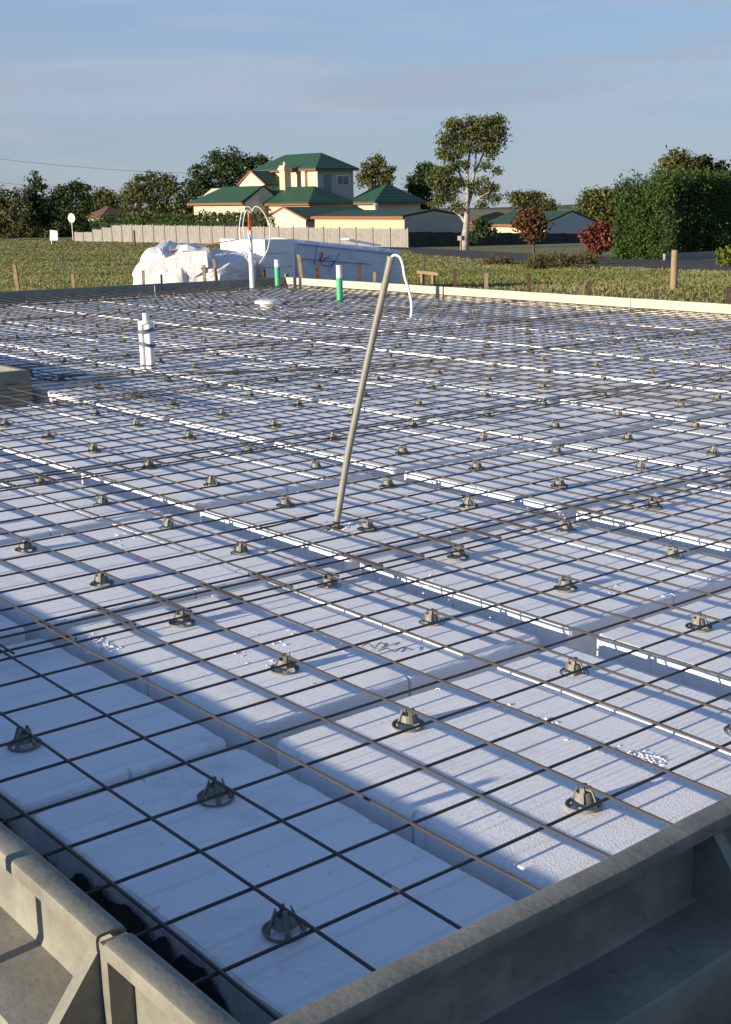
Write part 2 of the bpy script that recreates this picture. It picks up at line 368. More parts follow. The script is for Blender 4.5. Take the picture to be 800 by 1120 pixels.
sheet('soil_ground', [(2.6, -1.2), (2.6, 12.3), (-16.7, 12.3), (-16.7, 2.3), (-7.4, 2.3), (-7.4, -1.2)], 0.004, SOIL)
sheet('plastic_membrane', [(X1, Y0), (X1, Y1), (X0, Y1), (X0, NY), (NX, NY), (NX, Y0)], 0.008, MEMB)

def strip(name, pts_a, pts_b, m, dz, n=24):
    """a strip of ground between two polylines, following the terrain"""
    vs = []; fs = []
    for i in range(n + 1):
        t = i / n
        for a, b in ((pts_a, pts_b),):
            A = Vector(a[0]).lerp(Vector(a[1]), t); B = Vector(b[0]).lerp(Vector(b[1]), t)
            for k in range(5):
                q = A.lerp(B, k / 4); vs.append((q.x, q.y, zg(q.x, q.y) + dz))
    for i in range(n):
        for k in range(4): fs.append((i * 5 + k, i * 5 + k + 1, (i + 1) * 5 + k + 1, (i + 1) * 5 + k))
    o = MB().add(vs, fs).build(name, m); o['kind'] = 'structure'; return o
FC = G(447, 271)                              # corner of the paling fence
def ext(p, q, a, b):
    d = (q - p); return p - d * a, q + d * b
# road in front of the dark fence and hedge, running away to the right
rdA = ext(G(470, 272), G(800, 286), 0.12, 0.8); rdB = ext(G(470, 279.5), G(800, 297), 0.12, 0.8)
strip("road", rdA, rdB, ASPH, 0.03)
roadA = ext(G(60, 261.9), G(440, 270.5), 0.5, 0.0); roadB = ext(G(60, 262.6), G(440, 273.0), 0.5, 0.04)
strip("road", roadA, roadB, ASPH, 0.035)

# low hills on the horizon
def hills():
    vs = []; fs = []; n = 60
    for i in range(n + 1):
        l = -2600 + 5200 * i / n; q = CAM + FH * 3300 + RH * l
        h = 5 + 3 * math.sin(i * .37) + 2 * math.sin(i * .93 + 1)
        for dd, z in ((-260, -16), (-60, h * .7 - 8), (0, h - 6), (200, h * .5 - 8), (500, -16)):
            p = q + FH * dd; vs.append((p.x, p.y, z))
    for i in range(n):
        for k in range(4): fs.append((i * 5 + k, i * 5 + k + 1, (i + 1) * 5 + k + 1, (i + 1) * 5 + k))
    MB().add(vs, fs).build('hills', mat('far_scrub', (0.06, 0.08, 0.06), 0.95, 0, (0.09, 0.10, 0.08), 0.01), smooth=True)['kind'] = 'structure'
hills()

# ------------------------------------------------------------------ edge forms (steel channel, open to the outside)
PROF = [(0, 0.01), (0, ZT - .009), (.003, ZT - .003), (.009, ZT), (.047, ZT), (.053, ZT - .003), (.055, ZT - .009), (.055, ZT - .030), (.050, ZT - .030), (.050, ZT - .012),
        (.046, ZT - .006), (.012, ZT - .006), (.006, ZT - .012), (.006, .205), (.012, .192), (.150, .176), (.154, .170), (.154, .01), (.149, .01), (.149, .169), (.006, .184), (.006, .01)]
GUSS = [(.0065, ZT - .034), (.046, ZT - .034), (.147, .218), (.147, .183), (.0065, .199)]
def form(label, p0, p1, out, gussets=(), FORM=FORM):
    p0 = Vector(p0); p1 = Vector(p1); out = Vector(out); L = p1 - p0
    r = empty('edge_form', (p0 + p1) / 2, label, 'formwork', 'steel edge forms round the slab')
    poly = [p0 + out * a + Vector((0, 0, z)) for a, z in PROF]
    m = MB(); n = len(poly); K = max(2, int(L.length / 0.25)); vs = []
    for k in range(K + 1):
        w = Vector((0, 0, 0.0015 * math.sin(k * 1.7) if 0 < k < K else 0)) + out * (0.002 * math.sin(k * 2.3 + 1) if 0 < k < K else 0)
        vs += [p + L * (k / K) + w for p in poly]
    fs = [tuple(range(n))[::-1], tuple(K * n + i for i in range(n))]
    fs += [(k * n + i, k * n + (i + 1) % n, (k + 1) * n + (i + 1) % n, (k + 1) * n + i) for k in range(K) for i in range(n)]
    m.add(vs, fs).build('channel', FORM, r, smooth=True)
    for g in gussets:
        q = p0 + L.normalized() * g
        MB().prism([q + out * a + Vector((0, 0, z)) for a, z in GUSS], L.normalized() * 0.006).build('gusset', FORM, r)
        a_, b_ = q + out * .047 + Vector((0, 0, ZT - .033)), q + out * .149 + Vector((0, 0, .219)); nn = Vector((0, 0, 1)) * .102 + out * .132; nn = nn.normalized() * .004; w_ = L.normalized() * .026; o_ = -L.normalized() * .002
        MB().hexa([a_ + o_, b_ + o_, b_ + w_, a_ + w_], [a_ + o_ + nn, b_ + o_ + nn, b_ + w_ + nn, a_ + w_ + nn]).build('gusset_flange', FORM, r)
    return r
JX = 0.735
form('steel edge form on the left with a joint and gusset at its near end', (JX, Y0, 0), (-2.3, Y0, 0), (0, -1, 0), (0.005, 1.0, 2.0))
form('sunlit steel edge form from left joint, extended unseen past near corner', (X1 + 1.15, Y0 - .0, 0), (JX + .028, Y0, 0), (0, -1, 0), (), )  # unseen run past the corner added to shade the near right ledge
cb = MB().box(JX + .002, JX + .026, Y0 - .05, Y0 - .002, 0.02, ZT - .012).build('joint_block', FORM); tag(cb, 'small sunken metal block in the joint of the left edge forms', 'joint block')
form('left edge form running out of view past the slab edge', (-2.31, Y0, 0), (NX, Y0, 0), (0, -1, 0))
form('shaded steel edge form across the near right edge with a gusset', (X1, Y0 + .004, 0), (X1, 2.9, 0), (1, 0, 0), (1.03, 2.1))
form('steel edge form at the right edge out past the gusset', (X1, 2.91, 0), (X1, Y1, 0), (1, 0, 0))
form('dark faced edge form in the slab notch at left', (NX, Y0 + .004, 0), (NX, NY - .003, 0), (-1, 0, 0))
form('edge form running away from the notch corner at left', (NX + .001, NY, 0), (X0 - .06, NY, 0), (0, -1, 0))
form('shaded edge form along the far left side below the field', (X0, NY + .004, 0), (X0, 9.2, 0), (-1, 0, 0))
form('far left edge form ending at the far corner by the pipes', (X0, 9.21, 0), (X0, Y1 - .005, 0), (-1, 0, 0))
xj = [onY(485, 316, Y1).x, onY(690, 332, Y1).x]
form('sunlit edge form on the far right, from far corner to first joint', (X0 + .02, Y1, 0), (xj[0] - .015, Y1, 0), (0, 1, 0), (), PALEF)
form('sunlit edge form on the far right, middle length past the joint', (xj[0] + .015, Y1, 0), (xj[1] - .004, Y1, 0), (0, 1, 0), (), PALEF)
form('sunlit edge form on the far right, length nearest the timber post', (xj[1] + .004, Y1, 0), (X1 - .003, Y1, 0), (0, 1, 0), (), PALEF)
cp = MB().box(X0 - .02, X0 + .016, Y1 + .004, Y1 + .06, 0.01, ZT + .06).build('corner_plate', FORM); tag(cp, 'upright metal corner plate joining edge forms at the far corner', 'corner plate')

# black plastic turned up inside the near forms
def upturn(label, p0, p1, inn, seed):
    rr = random.Random(seed); p0 = Vector(p0); p1 = Vector(p1); inn = Vector(inn); n = int((p1 - p0).length / .02); vs = []; fs = []
    h = .17
    for i in range(n + 1):
        q = p0.lerp(p1, i / n); h = min(.205, max(.12, h + rr.uniform(-.022, .022)))
        for k, (a, z) in enumerate(((-.05, .012), (.004, .03), (.004 + rr.uniform(0, .004), h * .55), (.002 + rr.uniform(0, .008), h))):
            p = q + inn * a; vs.append((p.x, p.y, z))
    for i in range(n):
        for k in range(3): fs.append((i * 4 + k, i * 4 + k + 1, (i + 1) * 4 + k + 1, (i + 1) * 4 + k))
    o = MB().add(vs, fs).build('membrane_edge', MEMB); so = o.modifiers.new('thick', 'SOLIDIFY'); so.thickness = .0015
    tag(o, label, 'plastic sheet')
upturn('torn black plastic turned up against the left edge form', (X1 - .03, Y0 + .162, 0), (-1.6, Y0 + .162, 0), (0, 1, 0), 3)
upturn('black plastic turned up against the near right edge form', (X1 - .062, Y0 + .03, 0), (X1 - .062, 3.0, 0), (-1, 0, 0), 5)

# ------------------------------------------------------------------ foam pods
def pod_mesh(wx, wy, seed, ridge):
    rr = random.Random(seed); R = .024; out = []
    def side(a, b, n, notch):
        a = Vector(a); b = Vector(b); t = (b - a).normalized(); nrm = Vector((t.y, -t.x)); L = (b - a).length; pts = []
        ss = [L * (i + .5) / n for i in range(n)]
        for s in ss:
            if notch and abs(s - L / 2) < L / n * .6: continue
            pts.append(a + t * s + nrm * rr.uniform(-.0025, .0025))
        if notch:
            k = next(i for i, p in enumerate(pts) if (p - a).dot(t) > L / 2); c = a + t * (L / 2)
            pts[k:k] = [c - t * .006, c - t * .005 - nrm * .014, c + t * .005 - nrm * .014, c + t * .006]
        return pts
    hx, hy = wx / 2, wy / 2
    for (cx, cy, a0), (s0, s1) in zip([(hx - R, -hy + R, -90), (hx - R, hy - R, 0), (-hx + R, hy - R, 90), (-hx + R, -hy + R, 180)],
                                      [((hx, -hy + R), (hx, hy - R)), ((hx - R, hy), (-hx + R, hy)), ((-hx, hy - R), (-hx, -hy + R)), ((-hx + R, -hy), (hx - R, -hy))]):
        for k in range(4):
            a = math.radians(a0 + 30 * k); out.append(Vector((cx + R * math.cos(a), cy + R * math.sin(a))))
        L = (Vector(s1) - Vector(s0)).length
        out += side(s0, s1, max(5, int(L / .05)), True)
    n = len(out); vs = []; lev = []
    for z, ins in ((.0, 0), (.212, 0), (.221, .003), (.225, .010)):
        for p in out:
            j = rr.uniform(-.0018, .0018) if z > .2 else 0
            q = Vector((p.x * (1 - ins / hx), p.y * (1 - ins / hy))); vs.append((q.x, q.y, z + (j if z < .224 else 0)))
    fs = [tuple(range(n))[::-1], tuple(3 * n + i for i in range(n))]
    fs += [(l * n + i, l * n + (i + 1) % n, (l + 1) * n + (i + 1) % n, (l + 1) * n + i) for l in range(3) for i in range(n)]
    m = MB().add(vs, fs)
    if ridge:
        y0 = -hy + .775; y1 = hy - .035; a = []; K = 26
        for i in range(K + 1):
            a.append((-hx + .02 + (wx - .04) * i / K, y0 + rr.uniform(-.002, .002)))
        loop = a + [(hx - .02, y1), (-hx + .02, y1)]
        mtop = [(x, y + (.002 if j <= K else -.002), .2325) for j, (x, y) in enumerate(loop)]
        k = len(loop)
        m.add([(x, y, .222) for x, y in loop] + mtop, [tuple(range(k, 2 * k))] + [(i, (i + 1) % k, k + (i + 1) % k, k + i) for i in range(k)])
    return m.me('foam_pod', FOAM)
PODS = [pod_mesh(1.09, 1.09, 10 + i, i != 2) for i in range(6)]
HALF = [pod_mesh(1.09, .56, 30 + i, False) for i in range(2)]
ROWX = [0.495 - 1.2 * r for r in range(14)]
COLY = [0.328] + [0.70 + .545 + 1.2 * (c - 1) for c in range(1, 10)]
POD_AT = []
rp_ = random.Random(5)
for r in range(14):
    for c in range(10):
        if ROWX[r] < NX + .6 and COLY[c] < NY + .5: continue
        jx, jy = rp_.uniform(-.014, .014), rp_.uniform(-.014, .014)
        if c == 0: jy = 0
        if r == 0: jx = min(jx, .005)
        if c == 0 and r < 2: jx = -.02 if r == 0 else .02
        me = HALF[r % 2] if c == 0 else PODS[rp_.randrange(6)]
        o = inst('foam_pod', me, (ROWX[r] + jx, COLY[c] + jy, .009), rz=rp_.uniform(-.008, .008) if c else 0)
        o.scale = (1.018, 1 if c < 2 else .992, (ZP - .009) / .225)
        if c == 1 and r < 4: o.location.y = COLY[1] - .008
        POD_AT.append((r, c))
        if c == 0:
            lab = 'narrow shaded foam pod in row %s from the near form, beside the left form' % ORD[r + 1]
        else:
            lab = 'white foam pod in row %s from the near form, column %s from left form' % (ORD[r + 1], ORD[c + 1])
        tag(o, lab, 'foam pod', 'white foam pods laid in rows inside the forms')

# ------------------------------------------------------------------ reinforcing mesh sheets
BR = 0.0039
def bar_mesh(L, m, ax, seed):
    rr = random.Random(seed); mb = MB(); d = Vector((1, 0, 0)) if ax == 'x' else Vector((0, 1, 0)); e = Vector((0, 1, 0)) if ax == 'x' else Vector((1, 0, 0))
    b1, b2, c1, c2 = rr.uniform(-.004, .004), rr.uniform(-.003, .003), rr.uniform(-.0022, .0012), rr.uniform(-.001, .001); pts = []
    for i in range(9):
        t = i / 8; pts.append(d * L * (t - .5) + e * (b1 * math.sin(math.pi * t) + b2 * math.sin(3 * math.pi * t)) + Vector((0, 0, c1 * math.sin(2 * math.pi * t) + c2 * math.sin(5 * math.pi * t))))
    mb.tube(pts, BR, 7); return mb.me('bar', m, True)
BXS = [bar_mesh(2.5, STEEL_X, 'x', i) for i in range(5)]; BYS = [bar_mesh(6.1, STEEL_Y, 'y', 20 + i) for i in range(5)]; BX = BXS[0]; BY = BYS[0]
STRIPS = [[1.0 - .2 * i for i in range(12)]]
for k in range(7):
    s = -1.07 - 2.27 * k; STRIPS.append([s - .2 * i for i in range(13) if s - .2 * i > X0 + .08])
def dyk(k): return .017 * (k % 2)
rm = random.Random(11)
def put_x(parent, y, xa, xb):
    if xa - xb < .15: return
    inst('bar', rm.choice(BXS), ((xa + xb) / 2, y, ZM + BR), parent, ((xa - xb) / 2.5, 1, 1), rm.uniform(-.0012, .0012))
def put_y(parent, x, ya, yb):
    if yb - ya < .15: return
    inst('bar', rm.choice(BYS), (x, (ya + yb) / 2, ZM - BR), parent, (1, (yb - ya) / 6.1, 1), rm.uniform(-.0006, .0006))
for k, xs in enumerate(STRIPS):
    for side in (0, 1):
        ys = [(.2 * j if side == 0 else 5.83 + .2 * j) + dyk(k) for j in range(31 if side == 0 else 30)]
        ys = [y for y in ys if y < Y1 - .05]
        xa = min(xs[0] + .06, X1 - .04); xb = max(xs[-1] - .06, X0 + .04)
        ya = max(ys[0] - .07, Y0 + .03); yb = min(ys[-1] + .07, Y1 - .03)
        if side == 0 and xs[0] < NX: ya = NY + .05
        lab = 'steel mesh sheet, strip %s from the near form, %s' % (ORD[k + 1], 'left half of the slab' if side == 0 else 'far right half of the slab')
        root = empty('mesh_sheet', ((xa + xb) / 2, (ya + yb) / 2, ZM), lab, 'mesh sheet', 'reinforcing mesh sheets over the foam pods')
        for x in xs:
            a = ya
            if x < NX + .05: a = max(a, NY + .04)
            put_y(root, x, a, yb)
        for y in ys:
            if y < ya: continue
            e = xb
            if y < NY + .05: e = max(e, NX + .05)
            # the conduit bends two bars aside: cut at its foot
            put_x(root, y, xa, e)
# loose lap bars (trimmers) lying over the internal beam on the far side
for i, (xa, xb, y) in enumerate([(-5.2, -10.6, 9.42), (-5.6, -11.0, 9.50), (-5.0, -10.4, 9.36), (-2.6, -5.4, 5.72), (-2.8, -5.6, 5.79), (-5.1, -8.0, 3.30), (-5.0, -7.9, 3.38), (-4.9, -8.1, 3.22)]):
    o = inst('trimmer_bar', BX, ((xa + xb) / 2, y, ZM + 3.2 * BR), None, ((xa - xb) / 2.5, 1, 1), .01 * (i % 3 - 1))
    tag(o, 'loose steel trimmer bar on the mesh ' + ('in the far right band, middle of three', 'in the far right band, nearest the far form', 'in the far right band, nearest mid slab', 'over the mid slab lap, nearer the left form', 'over the mid slab lap, further from left form',
        'at the notch, middle of three', 'at the notch, furthest from the notch form', 'at the notch, closest to the notch form')[i], 'steel bar', 'trimmer bars tied on the mesh')
for i in range(4):
    o = inst('trimmer_bar', BY, (-6.42 + .07 * i, 4.2, ZM + 3.2 * BR + (.01 if i % 2 else 0)), None, (1, .33 + .05 * i, 1), math.radians(-38 + 6 * i))
    tag(o, 'loose steel bar lying diagonally across the notch corner, %s of the four' % ('shortest and leftmost', 'second shortest', 'second longest', 'longest and rightmost')[i], 'steel bar', 'diagonal bars at notch')

# ------------------------------------------------------------------ bar chairs
def sector(mb, r0, z0, r1, z1, a0, a1, th, n=3):
    vs = []
    for k in range(n + 1):
        a = math.radians(a0 + (a1 - a0) * k / n); c, s = math.cos(a), math.sin(a)
        vs += [(r0 * c, r0 * s, z0), (r1 * c, r1 * s, z1), ((r1 - th) * c, (r1 - th) * s, z1), ((r0 - th) * c, (r0 - th) * s, z0)]
    fs = [(0, 1, 2, 3), tuple(n * 4 + i for i in (3, 2, 1, 0))]
    for k in range(n):
        for i in range(4): fs.append((k * 4 + i, k * 4 + (i + 1) % 4, (k + 1) * 4 + (i + 1) % 4, (k + 1) * 4 + i))
    mb.add(vs, fs)
def ring(mb): mb.lathe([(.043, .000), (.053, .001), (.057, .010), (.054, .010), (.050, .004), (.043, .004)], seg=22); return mb
def tower(mb):
    for q in range(4):
        a = q * 90
        sector(mb, .0315, .015, .0225, .0400, a - 36, a + 36, .003)
    return mb
def prongs(mb):
    for q in range(4):
        a = q * 90 + 45
        sector(mb, .045, .002, .0265, .044, a - 11, a + 11, .005, 1)
        sector(mb, .0265, .043, .0225, .0545, a - 17, a + 17, .005, 1)
    return mb
def shrink(mb):
    mb.v = [(x * .77, y * .77, z * .93) for x, y, z in mb.v]; return mb
ringM = shrink(ring(MB())).me('base_ring', CHAIR, True); towM = shrink(tower(MB())).me('cone', CHAIR); proM = shrink(prongs(MB())).me('prongs', CHAIR)
allM = shrink(prongs(tower(ring(MB())))).me('bar_chair', CHAIR)
chairs = []
rc = random.Random(21)
def snap(y, x):
    k = min(range(8), key=lambda i: abs(sum(STRIPS[i]) / len(STRIPS[i]) - x))
    d = dyk(k); g = 0 if y < 5.95 else .03
    return round((y - d - g) / .2) * .2 + d + g
for r, c in POD_AT:
    for i in (0, 1):
        for j in ((0,) if c == 0 else (0, 1)):
            x = ROWX[r] + .3 - .6 * i - .065 + rc.uniform(-.025, .03); bx = None
            y = COLY[c] + (0 if c == 0 else -.3 + .6 * j)
            if c == 0: y = (.4 if (2 * r + i) % 3 == 1 else .2)
            y = snap(y, x)
            if min(abs(x - q) for s in STRIPS for q in s) < .02: x += .04
            if abs(x + 1.755) < .12 and abs(y - 2.146) < .12: x -= .1
            chairs.append((x, y, r, c, i, j))
chairs.sort(key=lambda q: (q[0] - CAM.x) ** 2 + (q[1] - CAM.y) ** 2)
inframe = lambda q: True
near = [q for q in chairs if -60 < (lambda v: PX + FOC * v.dot(RX) / max(.1, v.dot(FX)))(Vector((q[0], q[1], ZP)) - CAM) < 860]
indiv = near[:300]; rest = [q for q in chairs if q not in indiv]
for k, (x, y, r, c, i, j) in enumerate(indiv):
    side = ('near' if i == 0 else 'far') + ('' if c == 0 else (' left' if j == 0 else ' right'))
    lab = 'grey bar chair at the %s of the foam pod in row %s, column %s' % (side, ORD[r + 1], ORD[c + 1])
    rz = rc.uniform(-.5, .5); tx_, ty_ = rc.gauss(0, .035), rc.gauss(0, .035)
    if k < 60:
        o = empty('bar_chair', (x, y, ZP), lab, 'bar chair', 'grey plastic bar chairs holding up the mesh'); o.rotation_euler = (tx_, ty_, rz)
        for nm, me in (('base_ring', ringM), ('cone', towM), ('prongs', proM)): inst(nm, me, (x, y, ZP), o)
    else:
        o = inst('bar_chair', allM, (x, y, ZP), rz=rz); o.rotation_euler = (tx_, ty_, rz); tag(o, lab, 'bar chair', 'grey plastic bar chairs holding up the mesh')
mb = MB()
for (x, y, r, c, i, j) in rest:
    mb.add([(vx + x, vy + y, vz + ZP) for vx, vy, vz in (tuple(v.co) for v in allM.vertices)], [tuple(p.vertices) for p in allM.polygons])
o = mb.build('bar_chairs', CHAIR); o['kind'] = 'stuff'; o['label'] = 'far off and out of view grey bar chairs under the mesh'; o['category'] = 'bar chairs'

# foam crumbs swept up on the pods, and twisted tie wire left lying about
def crumbs(label, pxs, n, spread, seed):
    rr = random.Random(seed); mb = MB()
    for k in range(n):
        px, py = pxs[k % len(pxs)]; q = Z(px, py, ZP + .001); q.x += rr.gauss(0, spread); q.y += rr.gauss(0, spread * .55)
        a, w, l, h = rr.uniform(0, 3.14), rr.uniform(.0012, .0035), rr.uniform(.002, .007), rr.uniform(.001, .0035); u = Vector((math.cos(a), math.sin(a), 0)); v = Vector((-u.y, u.x, 0))
        b4 = [q + u * sx * l + v * sy * w for sx, sy in ((-1, -1), (1, -1), (1, 1), (-1, 1))]
        mb.hexa(b4, [p.lerp(q, .35) + Vector((0, 0, h)) for p in b4])
    o = mb.build('foam_crumbs', FOAM); o['kind'] = 'stuff'; tag(o, label, 'foam crumbs')
crumbs('white foam crumbs scraped into a patch near the right edge form', [(705, 828), (700, 832), (712, 836), (690, 826)], 80, .03, 1)
crumbs('line of white foam crumbs along a pod seam', [(540, 770), (560, 778), (580, 786), (600, 792), (625, 808), (650, 818)], 50, .022, 2)
crumbs('white foam crumbs on a pod corner at left', [(105, 700), (112, 703), (120, 708), (98, 706)], 80, .03, 3)
crumbs('white crumbs round the conduit foot', [(368, 576), (375, 574), (360, 580), (385, 572)], 60, .04, 4)
crumbs('scattered white crumbs on the middle pods', [(300, 720), (340, 700), (520, 690), (455, 640), (680, 650), (610, 560), (250, 590), (140, 590)], 120, .10, 5)
WIRE = mat('tie_wire', (0.05, 0.04, 0.035), 0.6)
for k, (pp, lb_) in enumerate([([(396, 707), (404, 704), (410, 709), (416, 703), (424, 706)], 'curl of dark tie wire on the pod, left of two'), ([(414, 712), (424, 709), (432, 713), (441, 708), (452, 711)], 'longer curl of dark tie wire on the pod, right of two')]):
    pts = [Z(x, y, ZP + .006 + .006 * (i % 2)) for i, (x, y) in enumerate(pp)]
    o = MB().tube(smooth_path(pts), .0016, 5).build('tie_wire', WIRE); tag(o, lb_, 'wire', 'tie wire offcuts')
# ------------------------------------------------------------------ pipes and conduits
def pipe(mb, p0, p1, r, seg=18): mb.tube([p0, p1], r, seg); return mb
foot = Vector((-1.755, 2.146, ZP)); dF = dist(foot)
topP = P(428, 282, dF)
r = empty('conduit', foot, 'tall leaning grey conduit pole with a white cable curling from its top', 'conduit')
MB().tube([foot - Vector((0, 0, .05)), foot.lerp(topP, .3) + RH * -.006, foot.lerp(topP, .65) + RH * -.006, topP], [.0145, .0145, .0145, .0145], 16).build('tube', CONDUIT, r, smooth=True)
MB().tube([topP - (topP - foot).normalized() * .012, topP + (topP - foot).normalized() * .004], .0165, 16).build('end_collar', CONDUIT, r, smooth=True)
cp_ = [(427, 288), (429, 281), (433, 279), (438, 282), (441, 291), (443, 303), (447, 316), (450, 329), (450.5, 340), (449.5, 347)]
MB().tube(smooth_path([P(x, y, dF - .004 * i) for i, (x, y) in enumerate(cp_)]), .0055, 10).build('cable', CABLE, r, smooth=True)
MB().lathe([(.02, 0), (.05, 0), (.042, .006), (.02, .009)], (foot.x, foot.y, ZP - .002), 16).build('foam_cut', MEMB, r)
o = inst('cut_bar_end', BY, (foot.x - .02, foot.y - .22, ZM + BR * 3.1), None, (1, .055, 1), .1); tag(o, 'short cut bar end lying on mesh beside conduit foot', 'steel bar')
# white pvc cluster
b = Z(163, 404, ZP); d0 = dist(b)
r = empty('pipe_cluster', b, 'cluster of upright white plastic pipes taped together on the left', 'pipes')
s = d0 / FOC
MB().tube([b + RH * .01, b + RH * .01 + Vector((0, 0, .375))], .048, 20).build('wide_pipe', PVC, r, smooth=True)
MB().tube([b - RH * .034 - FH * .03, b - RH * .034 - FH * .03 + Vector((0, 0, .40))], .026, 16).build('side_pipe', PVC, r, smooth=True)
MB().tube([b + RH * .03 - FH * .042, b + RH * .03 - FH * .042 + Vector((0, 0, .385))], .022, 16).build('side_pipe', PVC, r, smooth=True)
MB().tube([b, b + Vector((0, 0, .475))], .025, 16).build('tall_pipe', PVC, r, smooth=True)
MB().tube([b - FH * .015 + Vector((0, 0, .385)), b - FH * .015 + Vector((0, 0, .41))], .062, 20).build('cap_collar', PVC, r, smooth=True)
for zt, tl in ((.20, -.012), (.315, .008)):
    mbt = MB(); mbt.lathe([(.066, 0), (.069, 0), (.069, .028), (.066, .028)], (0, 0, 0), 20)
    mbt.v = [(b.x - FH.x * .018 + x, b.y - FH.y * .018 + y, b.z + zt + z + tl * (x * RH.x + y * RH.y) / .06) for x, y, z in mbt.v]; mbt.build('tape_band', TAPE, r, smooth=True)
# tall white riser with orange top and loops of cable at the far corner
b = onX(276, 311, X0 + .35); b.z = .01; d0 = dist(b); top = P(276, 231, d0).z
r = empty('riser_pipe', b, 'tall white riser pipe with orange top and looping white cables', 'pipe')
mid = P(276, 252, d0).z
MB().tube([b, Vector((b.x, b.y, mid))], .040, 16).build('pipe', PVC, r, smooth=True)
MB().tube([Vector((b.x, b.y, mid - .02)), Vector((b.x, b.y, top))], .028, 14).build('orange_sleeve', ORNG, r, smooth=True)
def cab(pp, rr=.0065): MB().tube(smooth_path([P(x, y, d0 - .06 - .01 * i) for i, (x, y) in enumerate(pp)]), rr, 7).build('cable', CABLE, r, smooth=True)
cab([(276, 231), (272, 226), (266, 229), (263, 240), (262, 252), (263, 264), (268, 277), (274, 290)])
cab([(276, 231), (279, 226), (285, 228), (291, 237), (295, 248), (295, 262), (292, 275), (284, 288)])
cab([(275, 233), (270, 230), (267, 238), (266, 249), (268, 262), (271, 274), (275, 284)])
def upipe(px, ybot, ytop, ysplit, base, rad, lab):
    b = base; d0 = dist(b); zt = P(px, ytop, d0).z; zs = P(px, ysplit, d0).z
    r = empty('stub_pipe', (b.x, b.y, .01), lab, 'pipe')
    MB().tube([(b.x, b.y, .01), (b.x, b.y, zs)], rad * 1.08, 16).build('green_section', PVCG, r, smooth=True)
    MB().tube([(b.x, b.y, zs - .01), (b.x, b.y, zt)], rad, 16).build('white_section', PVC, r, smooth=True)
upipe(372, 327, 290, 304, Z(372, 328, ZM), .042, 'upright white pipe with bright green lower section near far right form')
upipe(304, 307, 284, 292, onX(304, 308, X0 + .25), .045, 'green stub pipe standing at the far corner by the riser')
b = Z(293, 334, ZM)
r = empty('floor_drain', (b.x, b.y, .01), 'round white drain cap poking through mesh toward the far corner', 'drain')
MB().tube([(b.x, b.y, .01), (b.x, b.y, ZM + .03)], .10, 20).build('pipe', PVC, r, smooth=True)
MB().lathe([(.0, .0), (.175, .0), (.17, .035), (.12, .05), (.0, .05)], (b.x, b.y, ZM + .028), 24, False).build('cap', PVC, r, smooth=True)

# ------------------------------------------------------------------ stakes, posts, trestle
def stake(px, ytop, base, w, m, lab, lean=0.0, t=None):
    d0 = dist(base); top = P(px, ytop, d0); h = top.z; tt = (t or w) / 2; w = w / 2
    z0 = zg(base.x, base.y) - .02
    c = Vector((base.x, base.y, 0)); l = RH * lean
    mb = MB(); b0 = [c + RH * sx * w + FH * sy * tt for sx, sy in ((-1, -1), (1, -1), (1, 1), (-1, 1))]
    mb.hexa([(p.x, p.y, z0) for p in b0], [(p.x + l.x, p.y + l.y, h - (.012 if i % 2 else 0)) for i, p in enumerate(b0)])
    o = mb.build('stake', m, None, (c.x, c.y, z0)); tag(o, lab, 'stake', 'stakes outside the edge forms'); return o
def beyondX(px): q = onX(px, 305, X0 - .28); q.z = 0; return q
def beyondY(px): q = onY(px, 310, Y1 + .28); q.z = 0; return q
stake(20, 289, beyondX(21), .05, WOOD, 'pale leaning wooden stake furthest left behind the far left form', -.05)
stake(81, 299, beyondX(81), .045, WOOD, 'pale short wooden stake behind far left form, second from left', -.01)
stake(157, 296, beyondX(157), .04, WOOD, 'small stake in front of the left end of the wrapped bundle')
stake(177, 300, beyondX(177), .03, WOOD, 'thin stake in front of the middle of the wrapped bundle')
stake(224, 290, beyondX(224), .045, WOOD, 'wooden stake in front of the shaded side of wrapped bundle')
stake(237, 283, beyondX(239), .05, WOOD, 'taller leaning stake left of the white riser pipe', -.06)
stake(289, 294, beyondX(289), .05, DWOOD, 'short dark stake just right of the white riser pipe')
stake(329, 278, beyondY(333), .06, WOOD, 'pale leaning stake in front of the blue wrapped stack', -.08)
stake(348, 289, beyondY(348), .05, DWOOD, 'dark stake in front of the printed face of wrapped stack')
stake(393, 289, beyondY(393), .06, DWOOD, 'dark stake in front of the wrapped stack, left of conduit')
stake(410, 297, beyondY(410), .05, WOOD, 'short brown stake just left of the conduit top')
stake(443, 294, beyondY(443), .06, DWOOD, 'dark stake at the right end of the wrapped stack')
stake(498, 294, beyondY(498), .055, DWOOD, 'dark stake right of the timber trestle')
stake(532, 298, beyondY(532), .055, WOOD, 'brown stake behind the far right form, second past the trestle')
stake(579, 300, beyondY(579), .055, DWOOD, 'near black stake behind the far right form, third past the trestle')
stake(645, 307, beyondY(645), .05, DWOOD, 'dark stake with a stub wire top left of the timber post')
stake(718, 317, beyondY(718), .05, DWOOD, 'short dark stake just left below the tall timber post')
stake(796, 314, beyondY(797), .055, DWOOD, 'dark stake at the right edge of view')
b = G(737, 318)
d0 = dist(b); o = MB().tube([(b.x, b.y, b.z - .05), (b.x, b.y, P(737, 275, d0).z), (b.x, b.y, P(737, 273.5, d0).z)], [.065, .062, .05], 12).build('timber_post', WOOD, None, b, True)
tag(o, 'tall round timber post standing in the grass at right', 'post')
